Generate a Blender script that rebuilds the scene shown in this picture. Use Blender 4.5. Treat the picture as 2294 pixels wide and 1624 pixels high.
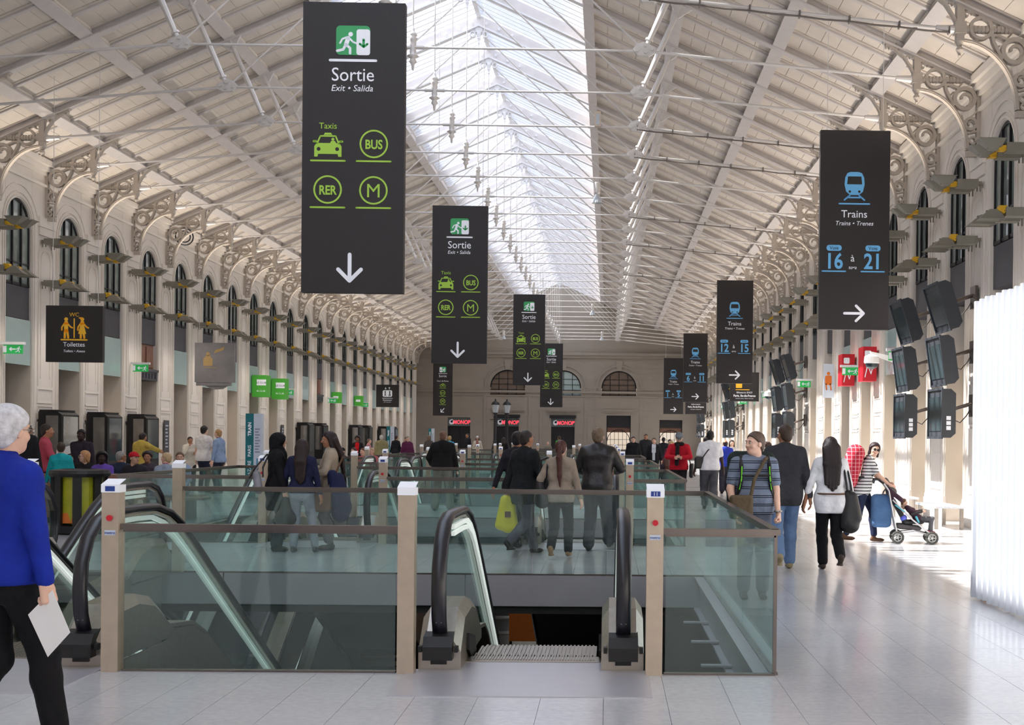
import bpy, bmesh, math, random
import numpy as np
from mathutils import Vector, Matrix, Euler

random.seed(7)
for o in list(bpy.data.objects):
    bpy.data.objects.remove(o)
SC = bpy.context.scene
COL = SC.collection
PI = math.pi

# ------------------------------------------------------------------ camera
FPX = 2800.0                       # focal length in pixels of the 2294 px wide frame
YAW, PITCH, ROLL = 0.0178, -0.0087, 0.0104
EYE = 1.6
cam_d = bpy.data.cameras.new('camera')
cam = bpy.data.objects.new('camera', cam_d)
COL.objects.link(cam)
cam_d.sensor_width = 36.0
cam_d.lens = FPX * 36.0 / 2294.0
cam_d.clip_start = 0.1
cam_d.clip_end = 400
PPX = 1363.2 + FPX * math.tan(YAW)
PPY = 980.8 - FPX * math.tan(PITCH)
cam_d.shift_x = -(PPX - 1147.0) / 2294.0
cam_d.shift_y = (PPY - 812.0) / 2294.0
cam.location = (0, 0, EYE)
cam.rotation_euler = (Matrix.Rotation(-YAW, 3, 'Z') @ Matrix.Rotation(PI / 2 + PITCH, 3, 'X')
                      @ Matrix.Rotation(ROLL, 3, 'Z')).to_euler()
SC.camera = cam

# ------------------------------------------------------------------ world, sun, exposure
world = bpy.data.worlds.new('sky')
SC.world = world
world.use_nodes = True
wn = world.node_tree.nodes
wn['Background'].inputs[0].default_value = (0.80, 0.88, 1.0, 1)
wn['Background'].inputs[1].default_value = 1.4
sun_d = bpy.data.lights.new('sun', 'SUN')
sun_d.energy = 14.5
sun_d.angle = 0.009
sun_d.color = (1.0, 0.95, 0.86)
sun = bpy.data.objects.new('sun', sun_d)
COL.objects.link(sun)
sun.location = (-20, 40, 40)
sun.rotation_euler = Vector((0.655, -0.12, -0.745)).to_track_quat('-Z', 'Y').to_euler()
# a portal guides the sky light through the long roof light
pd = bpy.data.lights.new('sky_portal', 'AREA')
pd.shape = 'RECTANGLE'
pd.size = 6.2
pd.size_y = 118
pd.cycles.is_portal = True
po = bpy.data.objects.new('sky_portal', pd)
COL.objects.link(po)
po.location = (-3.62, 34, 13.75)
SC.view_settings.view_transform = 'Standard'
SC.view_settings.look = 'None'
SC.view_settings.gamma = 1.0
SC.view_settings.use_curve_mapping = False
SC.view_settings.exposure = 0.30
FLOOD = 105.0                       # watts of each floodlight pair (used by their builder)
cy = SC.cycles
cy.max_bounces = 8
cy.diffuse_bounces = 4
cy.glossy_bounces = 3
cy.transmission_bounces = 4
cy.transparent_max_bounces = 24
cy.use_denoising = True
cy.caustics_reflective = False
cy.caustics_refractive = False
cy.sample_clamp_indirect = 6.0

# ------------------------------------------------------------------ materials
MATS = {}
def nmat(name):
    m = bpy.data.materials.new(name)
    m.use_nodes = True
    MATS[name] = m
    return m, m.node_tree.nodes, m.node_tree.links, m.node_tree.nodes['Principled BSDF']
def mat(name, col, rough=0.5, metal=0.0, var=0.06, scale=6.0, bump=0.0, bscale=40.0, spec=0.5, emit=None, es=0.0, coat=0.0, bdist=.01):
    """procedural principled material: colour varied by noise, optional bump"""
    m, N, L, b = nmat(name)
    tc = N.new('ShaderNodeTexCoord')
    nz = N.new('ShaderNodeTexNoise'); nz.inputs['Scale'].default_value = scale; nz.inputs['Detail'].default_value = 4
    L.new(tc.outputs['Object'], nz.inputs['Vector'])
    rp = N.new('ShaderNodeValToRGB')
    c = np.array(col)
    lo = np.clip(c * (1 - var), 0, 1); hi = np.clip(c * (1 + var), 0, 1)
    rp.color_ramp.elements[0].position = .3; rp.color_ramp.elements[1].position = .7
    rp.color_ramp.elements[0].color = (*lo, 1); rp.color_ramp.elements[1].color = (*hi, 1)
    L.new(nz.outputs['Fac'], rp.inputs['Fac'])
    L.new(rp.outputs['Color'], b.inputs['Base Color'])
    b.inputs['Roughness'].default_value = rough
    b.inputs['Metallic'].default_value = metal
    b.inputs['Specular IOR Level'].default_value = spec
    if coat: b.inputs['Coat Weight'].default_value = coat
    if emit is not None:
        b.inputs['Emission Color'].default_value = (*emit, 1)
        b.inputs['Emission Strength'].default_value = es
    if bump:
        n2 = N.new('ShaderNodeTexNoise'); n2.inputs['Scale'].default_value = bscale
        L.new(tc.outputs['Object'], n2.inputs['Vector'])
        bp = N.new('ShaderNodeBump'); bp.inputs['Strength'].default_value = bump; bp.inputs['Distance'].default_value = bdist
        L.new(n2.outputs['Fac'], bp.inputs['Height']); L.new(bp.outputs['Normal'], b.inputs['Normal'])
    return m
def srgb(r, g, b):
    def f(c):
        c /= 255.0
        return c / 12.92 if c <= .04045 else ((c + .055) / 1.055) ** 2.4
    return (f(r), f(g), f(b))

# ashlar wall: cream plaster with fine horizontal course joints
def ashlar(name, col, course=0.30):
    m = mat(name, col, .62, var=.035, scale=1.5)
    N, L = m.node_tree.nodes, m.node_tree.links
    b = N['Principled BSDF']
    g = N.new('ShaderNodeNewGeometry'); sx = N.new('ShaderNodeSeparateXYZ')
    L.new(g.outputs['Position'], sx.inputs[0])
    md = N.new('ShaderNodeMath'); md.operation = 'MODULO'; md.inputs[1].default_value = course
    L.new(sx.outputs['Z'], md.inputs[0])
    gt = N.new('ShaderNodeMath'); gt.operation = 'GREATER_THAN'; gt.inputs[1].default_value = .012
    L.new(md.outputs[0], gt.inputs[0])
    bp = N.new('ShaderNodeBump'); bp.inputs['Strength'].default_value = .5; bp.inputs['Distance'].default_value = .012
    L.new(gt.outputs[0], bp.inputs['Height']); L.new(bp.outputs['Normal'], b.inputs['Normal'])
    return m
M_wall = ashlar('cream_ashlar', srgb(232, 224, 214))
M_plaster = mat('cream_plaster', srgb(235, 228, 218), .6, var=.03, scale=2.0)
M_cast = mat('taupe_cast_iron', srgb(190, 180, 168), .5, var=.06, scale=9, bump=.15)
M_beam = mat('lilac_grey_steel', srgb(208, 202, 199), .5, var=.04, scale=5)
M_panel = mat('cream_board', srgb(218, 209, 198), .65, var=.05, scale=3)
M_sky_steel = mat('white_steel', srgb(232, 232, 234), .45, var=.03)
M_rod = mat('pale_rod', srgb(214, 210, 206), .4, metal=.2, var=.04)
M_rodd = mat('grey_cable', srgb(110, 102, 96), .5, var=.05)
M_beige = mat('beige_stone', srgb(214, 202, 186), .6, var=.03, scale=2)
M_stone = ashlar('grey_stone', srgb(160, 150, 138), .45)
M_dark = mat('charcoal_panel', srgb(70, 70, 76), .45, var=.08, scale=4)
M_black = mat('black_frame', srgb(26, 25, 28), .4, var=.1)
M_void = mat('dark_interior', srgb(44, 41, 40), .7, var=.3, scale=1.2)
M_pale = mat('pale_green_glass', srgb(178, 200, 196), .08, var=.06, scale=1.2, spec=.8)
M_tarp = mat('brown_netting', srgb(128, 110, 96), .7, var=.12, scale=2)
M_wood = mat('brown_wood', srgb(140, 98, 78), .5, var=.2, scale=3)
M_lampgrey = mat('lamp_grey', srgb(140, 136, 124), .5, metal=.15, var=.06)
M_yellow = mat('yellow_knuckle', srgb(226, 178, 40), .45, var=.08)
M_sign = mat('sign_black', srgb(40, 36, 36), .5, var=.12, scale=30)
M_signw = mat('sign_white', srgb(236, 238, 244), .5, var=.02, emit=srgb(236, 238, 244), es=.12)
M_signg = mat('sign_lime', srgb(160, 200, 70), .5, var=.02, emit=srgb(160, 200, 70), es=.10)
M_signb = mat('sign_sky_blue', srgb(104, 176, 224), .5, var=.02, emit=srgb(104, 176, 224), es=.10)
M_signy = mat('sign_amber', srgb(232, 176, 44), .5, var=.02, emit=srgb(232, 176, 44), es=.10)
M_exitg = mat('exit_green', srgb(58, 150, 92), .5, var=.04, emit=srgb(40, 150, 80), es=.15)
M_exitlit = mat('exit_green_lit', srgb(40, 170, 80), .5, var=.04, emit=srgb(40, 180, 90), es=.25)
M_steel = mat('brushed_steel', srgb(168, 160, 150), .3, metal=.85, var=.06, scale=20)
M_champ = mat('champagne_post', srgb(196, 180, 160), .38, metal=.55, var=.06, scale=14)
M_rail = mat('dark_handrail', srgb(120, 112, 108), .25, metal=.8, var=.05)
M_rubber = mat('black_rubber', srgb(24, 24, 32), .32, var=.1, spec=.6)
M_boot = mat('black_plastic', srgb(22, 21, 22), .5, var=.1)
M_fascia = mat('grey_fascia', srgb(150, 148, 152), .55, var=.04, scale=3, bump=.1)
M_strip = mat('lit_strip', srgb(240, 244, 240), .4, var=.01, emit=(.9, 1.0, .95), es=.3)
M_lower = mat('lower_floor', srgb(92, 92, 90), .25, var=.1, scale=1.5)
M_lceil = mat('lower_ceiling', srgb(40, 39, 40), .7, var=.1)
M_white = mat('white_lacquer', srgb(240, 240, 240), .4, var=.02)
M_hoard = mat('white_hoarding', srgb(216, 218, 222), .45, var=.02, scale=2)
M_monitor = mat('monitor_case', srgb(62, 66, 72), .45, var=.08)
M_screen = mat('dark_screen', srgb(58, 72, 76), .06, var=.3, scale=1.3, spec=.8)
M_teal = mat('totem_teal', srgb(14, 112, 122), .4, var=.05)
M_totemw = mat('totem_pale', srgb(206, 216, 230), .4, var=.05)
M_green = mat('shop_green', srgb(70, 160, 50), .4, var=.06, emit=srgb(70, 160, 50), es=.15)
M_red = mat('sign_red', srgb(208, 30, 48), .4, var=.05)
M_redlit = mat('neon_red', srgb(230, 30, 40), .4, var=.02, emit=(1, .05, .08), es=1.6)
M_orange = mat('orange_panel', srgb(226, 120, 40), .5, var=.06)
M_iron = mat('dark_green_iron', srgb(38, 38, 38), .5, var=.1)
M_lantern = mat('lantern_glass', srgb(190, 196, 200), .2, var=.05)

# polished stone floor
def floor_mat():
    m, N, L, b = nmat('polished_stone')
    tc = N.new('ShaderNodeNewGeometry')
    n1 = N.new('ShaderNodeTexNoise'); n1.inputs['Scale'].default_value = .8; n1.inputs['Detail'].default_value = 5
    n2 = N.new('ShaderNodeTexNoise'); n2.inputs['Scale'].default_value = 22; n2.inputs['Detail'].default_value = 6
    for n in (n1, n2): L.new(tc.outputs['Position'], n.inputs['Vector'])
    mx = N.new('ShaderNodeMix'); mx.data_type = 'FLOAT'; mx.inputs[0].default_value = .45
    L.new(n1.outputs['Fac'], mx.inputs[2]); L.new(n2.outputs['Fac'], mx.inputs[3])
    rp = N.new('ShaderNodeValToRGB')
    rp.color_ramp.elements[0].position = .35; rp.color_ramp.elements[1].position = .65
    rp.color_ramp.elements[0].color = (*srgb(186, 186, 190), 1); rp.color_ramp.elements[1].color = (*srgb(206, 205, 206), 1)
    L.new(mx.outputs[0], rp.inputs[0]); L.new(rp.outputs[0], b.inputs['Base Color'])
    mr = N.new('ShaderNodeMapRange'); mr.inputs[3].default_value = .10; mr.inputs[4].default_value = .24
    L.new(n1.outputs['Fac'], mr.inputs[0]); L.new(mr.outputs[0], b.inputs['Roughness'])
    b.inputs['Specular IOR Level'].default_value = .55
    return m
M_floor = floor_mat()
M_joint = mat('floor_joint', srgb(140, 138, 140), .8, var=.1)

# thin architectural glass: tinted transparency plus mirror by angle
def glass_mat(name, tint, refl=.06, haze=0.0):
    m, N, L, b = nmat(name)
    N.remove(b)
    out = N['Material Output']
    tr = N.new('ShaderNodeBsdfTransparent'); tr.inputs[0].default_value = (*tint, 1)
    gl = N.new('ShaderNodeBsdfGlossy'); gl.inputs['Roughness'].default_value = .03; gl.inputs[0].default_value = (.9, 1, .97, 1)
    lw = N.new('ShaderNodeLayerWeight'); lw.inputs[0].default_value = .35
    mr = N.new('ShaderNodeMapRange'); mr.inputs[3].default_value = refl; mr.inputs[4].default_value = .6
    pw = N.new('ShaderNodeMath'); pw.operation = 'POWER'; pw.inputs[1].default_value = 2.5
    L.new(lw.outputs['Facing'], pw.inputs[0]); L.new(pw.outputs[0], mr.inputs[0])
    mx = N.new('ShaderNodeMixShader')
    L.new(mr.outputs[0], mx.inputs[0]); L.new(tr.outputs[0], mx.inputs[1]); L.new(gl.outputs[0], mx.inputs[2])
    last = mx
    if haze:
        df = N.new('ShaderNodeBsdfDiffuse'); df.inputs[0].default_value = (.62, .78, .76, 1)
        nz = N.new('ShaderNodeTexNoise'); nz.inputs['Scale'].default_value = 2.5
        tc = N.new('ShaderNodeTexCoord'); mp = N.new('ShaderNodeMapping'); mp.inputs['Scale'].default_value = (4, 4, .5)
        L.new(tc.outputs['Object'], mp.inputs[0]); L.new(mp.outputs[0], nz.inputs['Vector'])
        hr = N.new('ShaderNodeMapRange'); hr.inputs[3].default_value = haze * .5; hr.inputs[4].default_value = haze * 1.5
        L.new(nz.outputs['Fac'], hr.inputs[0])
        m2 = N.new('ShaderNodeMixShader')
        L.new(hr.outputs[0], m2.inputs[0]); L.new(mx.outputs[0], m2.inputs[1]); L.new(df.outputs[0], m2.inputs[2])
        last = m2
    L.new(last.outputs[0], out.inputs[0])
    return m
M_glass = glass_mat('green_tinted_glass', (.885, .95, .942), .045, .02)
M_escglass = glass_mat('escalator_glass', (.90, .95, .94), .05, .008)
# roof glass: clear wired glass with a white coating that scatters part of the light
def roofglass():
    m, N, L, b = nmat('roof_light_glass')
    N.remove(b)
    tr = N.new('ShaderNodeBsdfTransparent'); tr.inputs[0].default_value = (.93, .95, 1.0, 1)
    tl = N.new('ShaderNodeBsdfTranslucent'); tl.inputs[0].default_value = (.86, .90, 1.0, 1)
    mx = N.new('ShaderNodeMixShader'); mx.inputs[0].default_value = .10
    L.new(tr.outputs[0], mx.inputs[1]); L.new(tl.outputs[0], mx.inputs[2])
    L.new(mx.outputs[0], N['Material Output'].inputs[0])
    return m
M_roofglass = roofglass()
def winglass():
    m = mat('window_glass_dark', srgb(128, 138, 132), .05, var=.55, scale=1.1, spec=.9)  # pale, blotchy base colour stands in for reflections on the panes
    return m
M_win = winglass()

# ------------------------------------------------------------------ mesh builder
class MB:
    def __init__(s):
        s.v = []; s.f = []; s.m = []
    def add(s, vs, fs, mi=0):
        k = len(s.v)
        s.v += [tuple(p) for p in vs]
        for f in fs:
            s.f.append(tuple(i + k for i in f)); s.m.append(mi)
        return s
    def box(s, x0, x1, y0, y1, z0, z1, mi=0):
        return s.add([(x0, y0, z0), (x1, y0, z0), (x1, y1, z0), (x0, y1, z0), (x0, y0, z1), (x1, y0, z1), (x1, y1, z1), (x0, y1, z1)],
                     [(0, 3, 2, 1), (4, 5, 6, 7), (0, 1, 5, 4), (1, 2, 6, 5), (2, 3, 7, 6), (3, 0, 4, 7)], mi)
    def prism(s, pts, ext, mi=0):
        """polygon of 3d points swept by the vector ext"""
        n = len(pts); e = Vector(ext)
        vs = [Vector(p) for p in pts]
        vs += [p + e for p in vs]
        fs = [tuple(range(n)), tuple(range(2 * n - 1, n - 1, -1))]
        fs += [(i, i + n, (i + 1) % n + n, (i + 1) % n) for i in range(n)]
        return s.add(vs, fs, mi)
    def strip(s, path, w, ext, mi=0, closed=False):
        """ribbon of width w along a planar path (list of 2d points in the plane given by tuple mapper), swept by ext"""
        raise NotImplementedError
    def tube(s, p0, p1, r, n=8, r1=None, mi=0, cap=True):
        p0 = Vector(p0); p1 = Vector(p1); d = p1 - p0
        if d.length < 1e-6: return s
        q = d.to_track_quat('Z', 'Y')
        r1 = r if r1 is None else r1
        vs = []
        for p, rr in ((p0, r), (p1, r1)):
            for i in range(n):
                a = 2 * PI * i / n
                vs.append(p + q @ Vector((rr * math.cos(a), rr * math.sin(a), 0)))
        fs = [(i, (i + 1) % n, (i + 1) % n + n, i + n) for i in range(n)]
        if cap: fs += [tuple(range(n - 1, -1, -1)), tuple(range(n, 2 * n))]
        return s.add(vs, fs, mi)
    def path(s, pts, r, n=8, mi=0, ry=None, side=None):
        """round (or oval) tube along a polyline"""
        pts = [Vector(p) for p in pts]; k = len(pts)
        up = Vector((0, 0, 1)); rings = []
        for i, p in enumerate(pts):
            d = (pts[min(i + 1, k - 1)] - pts[max(i - 1, 0)]).normalized()
            a = d.cross(up)
            if a.length < .05: a = d.cross(Vector((1, 0, 0)))
            if side is not None: a = Vector(side)
            a.normalize(); b = a.cross(d)
            rings.append([p + a * (r * math.cos(2 * PI * j / n)) + b * ((ry or r) * math.sin(2 * PI * j / n)) for j in range(n)])
        vs = [q for rg in rings for q in rg]; fs = []
        for i in range(k - 1):
            for j in range(n):
                fs.append((i * n + j, i * n + (j + 1) % n, (i + 1) * n + (j + 1) % n, (i + 1) * n + j))
        fs += [tuple(range(n - 1, -1, -1)), tuple(range((k - 1) * n, k * n))]
        return s.add(vs, fs, mi)
    def lathe(s, prof, c, n=12, mi=0, axis='Z'):
        vs = []; k = len(prof)
        for (r, z) in prof:
            for i in range(n):
                a = 2 * PI * i / n
                p = (r * math.cos(a), r * math.sin(a), z)
                if axis == 'Y': p = (p[0], p[2], p[1])
                if axis == 'X': p = (p[2], p[0], p[1])
                vs.append((c[0] + p[0], c[1] + p[1], c[2] + p[2]))
        fs = []
        for i in range(k - 1):
            for j in range(n):
                fs.append((i * n + j, i * n + (j + 1) % n, (i + 1) * n + (j + 1) % n, (i + 1) * n + j))
        fs += [tuple(range(n - 1, -1, -1)), tuple(range((k - 1) * n, k * n))]
        return s.add(vs, fs, mi)
    def ribbon(s, pts, w, ext, mi=0):
        """flat bar: 3d polyline in a plane containing neither ext; offsets by w/2 in the plane perpendicular to ext"""
        pts = [Vector(p) for p in pts]; e = Vector(ext); en = e.normalized(); k = len(pts)
        closed = (pts[0] - pts[-1]).length < 1e-6
        A = []; B = []
        for i, p in enumerate(pts):
            if closed: d = pts[(i + 1) % (k - 1) if i == k - 1 else i + 1] - pts[i - 1 if i > 0 else k - 2]
            else: d = pts[min(i + 1, k - 1)] - pts[max(i - 1, 0)]
            nn = d.cross(en).normalized() * (w / 2)
            A.append(p + nn); B.append(p - nn)
        vs = A + B + [p + e for p in A] + [p + e for p in B]; fs = []
        for i in range(k - 1):
            a0, a1, b0, b1 = i, i + 1, k + i, k + i + 1
            fs += [(a0, a1, b1, b0), (a0 + 2 * k, b0 + 2 * k, b1 + 2 * k, a1 + 2 * k), (a0, a0 + 2 * k, a1 + 2 * k, a1), (b0, b1, b1 + 2 * k, b0 + 2 * k)]
        if not closed:
            fs += [(0, k, 3 * k, 2 * k), (k - 1, 3 * k - 1, 4 * k - 1, 2 * k - 1)]
        return s.add(vs, fs, mi)
    def mesh(s, name, mats, smooth=False):
        me = bpy.data.meshes.new(name)
        me.from_pydata(s.v, [], s.f)
        if not isinstance(mats, (list, tuple)): mats = [mats]
        for m in mats: me.materials.append(m)
        if len(mats) > 1: me.polygons.foreach_set('material_index', s.m)
        if smooth: me.polygons.foreach_set('use_smooth', [True] * len(me.polygons))
        me.update()
        return me
    def build(s, name, mats, parent=None, loc=(0, 0, 0), rz=0.0, smooth=False):
        return obj(name, s.mesh(name, mats, smooth), parent, loc, rz)
def obj(name, me, parent=None, loc=(0, 0, 0), rz=0.0, rot=None, sc=None):
    o = bpy.data.objects.new(name, me)
    COL.objects.link(o)
    o.location = loc
    if rot is not None: o.rotation_euler = rot
    elif rz: o.rotation_euler = (0, 0, rz)
    if sc: o.scale = sc
    if parent is not None: o.parent = parent
    return o
def empty(name, loc=(0, 0, 0), rz=0.0):
    o = obj(name, None, None, loc, rz)
    o.empty_display_size = .2
    return o
def tag(o, label, cat, group=None, kind=None):
    o['label'] = label; o['category'] = cat
    if group: o['group'] = group
    if kind: o['kind'] = kind
    return o
def struct(o):
    o['kind'] = 'structure'
    return o
def arc(cx, cz, r, a0, a1, n):
    return [(cx + r * math.cos(a0 + (a1 - a0) * i / n), cz + r * math.sin(a0 + (a1 - a0) * i / n)) for i in range(n + 1)]

CX = -3.62           # axis of the hall
BAY = 2.8
def TY(i): return BAY * (i + 0.144)     # truss / pilaster stations
HALF = 10.35
YEND = 92.5
I0, I1 = 6, 32       # first and last truss
def roofz(a, off=0.0): return 8.1 + .447 * (10.27 - a) + off
# ------------------------------------------------------------------ floor with the escalator wells
PITX = (-7.2, 1.14)
PITS = [(8.45, 14.5)] + [(8.45 + 10.05 * k, 8.45 + 10.05 * k + 5.95) for k in range(1, 6)]
FX0, FX1 = CX - 11.0, CX + 11.0
def in_pit(x, y, pad=0.0):
    if not (PITX[0] - pad < x < PITX[1] + pad): return False
    return any(a - pad < y < b + pad for a, b in PITS)
fb = MB()
ys = [-25.0] + [v for p in PITS for v in p] + [YEND + 8]
fb.box(FX0, PITX[0], -25, YEND + 8, -.37, -.021)
fb.box(PITX[1], FX1, -25, YEND + 8, -.37, -.021)
for k in range(0, len(ys), 2):
    fb.box(PITX[0], PITX[1], ys[k], ys[k + 1], -.37, -.021)
floor = struct(fb.build('floor', M_joint))
TW, TL = .385, 1.15
TX0 = 1.14 - TW * 40; TY0 = 8.45 - TL * 29
tile_me = MB().box(-TW / 2 + .0012, TW / 2 - .0012, -TL / 2 + .0012, TL / 2 - .0012, -.021, 0).mesh('tile', M_floor)
cand = []; rest = MB()
nx = int((FX1 - TX0) / TW); ny = int((YEND + 8 - TY0) / TL)
for i in range(-4, nx):
    for j in range(0, ny):
        x0 = TX0 + i * TW; y0 = TY0 + j * TL
        x = x0 + TW / 2; y = y0 + TL / 2
        if x0 < FX0 - .01 or x0 + TW > FX1 + .01: continue
        # clip tiles against the wells
        segs = [(y0 + .002, y0 + TL - .002)]
        if PITX[0] + .01 < x < PITX[1] - .01:
            for a, b in PITS:
                ns = []
                for s0, s1 in segs:
                    if s1 <= a or s0 >= b: ns.append((s0, s1)); continue
                    if s0 < a: ns.append((s0, a))
                    if s1 > b: ns.append((b, s1))
                segs = ns
        whole = len(segs) == 1 and abs(segs[0][1] - segs[0][0] - TL + .004) < 1e-6
        px = 1363 + 2800 * x / max(y, .5)
        vis = y > 5.6 and -40 < px < 2340 and x < 6.7
        if whole and vis: cand.append((y, i, j, x))
        else:
            for s0, s1 in segs:
                if s1 - s0 > .02: rest.box(x0 + .002, x0 + TW - .002, s0, s1, -.021, 0)
cand.sort()
for q, (y, i, j, x) in enumerate(cand):
    if q < 300: obj('tile', tile_me, floor, (x, y, 0))
    else: rest.box(x - TW / 2 + .002, x + TW / 2 - .002, y - TL / 2 + .002, y + TL / 2 - .002, -.021, 0)
ft = rest.build('tile_field', M_floor, floor); ft['kind'] = 'stuff'
# steel fascia around every well, and the level below
for k, (a, b) in enumerate(PITS):
    fm = MB()
    n = 3
    w = (PITX[1] - PITX[0]) / n
    for yy, s in ((a, 1), (b, -1)):
        for q in range(n):
            p = MB().box(PITX[0] + q * w + .008, PITX[0] + (q + 1) * w - .008, min(yy, yy + s * .035), max(yy, yy + s * .035), -.36, -.004)
            p.build('fascia_panel', M_fascia, floor)
    for xx, s in ((PITX[0], 1), (PITX[1], -1)):
        bm = MB()
        bm.box(min(xx, xx + s * .13), max(xx, xx + s * .13), a + .04, b - .04, -.03, -.004)
        bm.box(min(xx + s * .05, xx + s * .07), max(xx + s * .05, xx + s * .07), a + .04, b - .04, -.36, -.03)
        bm.box(min(xx, xx + s * .13), max(xx, xx + s * .13), a + .04, b - .04, -.38, -.36)
        for t in np.arange(a + .9, b - .4, 1.25):
            bm.box(min(xx + s * .07, xx + s * .33), max(xx + s * .07, xx + s * .33), t, t + .09, -.345, -.33)
        bm.build('edge_beam', M_steel if k > 0 else M_fascia, floor)
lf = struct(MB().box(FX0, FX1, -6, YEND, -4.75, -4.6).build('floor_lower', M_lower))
lc = MB()
lc.box(FX0, PITX[0] - .02, -6, YEND, -.46, -.38)
lc.box(PITX[1] + .02, FX1, -6, YEND, -.46, -.38)
for k in range(0, len(ys), 2):
    lc.box(PITX[0], PITX[1], max(ys[k], -6) + .05, min(ys[k + 1], YEND) - .05, -.46, -.38)
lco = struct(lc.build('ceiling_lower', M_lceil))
for k in range(len(PITS)):
    a, b = PITS[k]
    for q in range(7):      # recessed downlights along the far edge of each well
        x = PITX[0] + .8 + q * 1.15
        MB().lathe([(.05, 0), (.05, -.03), (.035, -.035)], (x, b + .35, -.46), 10).build('downlight', M_lantern, lco)
for s, x in (('left', FX0), ('right', FX1)):
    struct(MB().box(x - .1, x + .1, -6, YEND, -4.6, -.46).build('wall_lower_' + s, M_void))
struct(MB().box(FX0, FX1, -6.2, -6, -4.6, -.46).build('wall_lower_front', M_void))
struct(MB().box(FX0, FX1, YEND, YEND + .2, -4.6, -.46).build('wall_lower_back', M_void))

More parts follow.
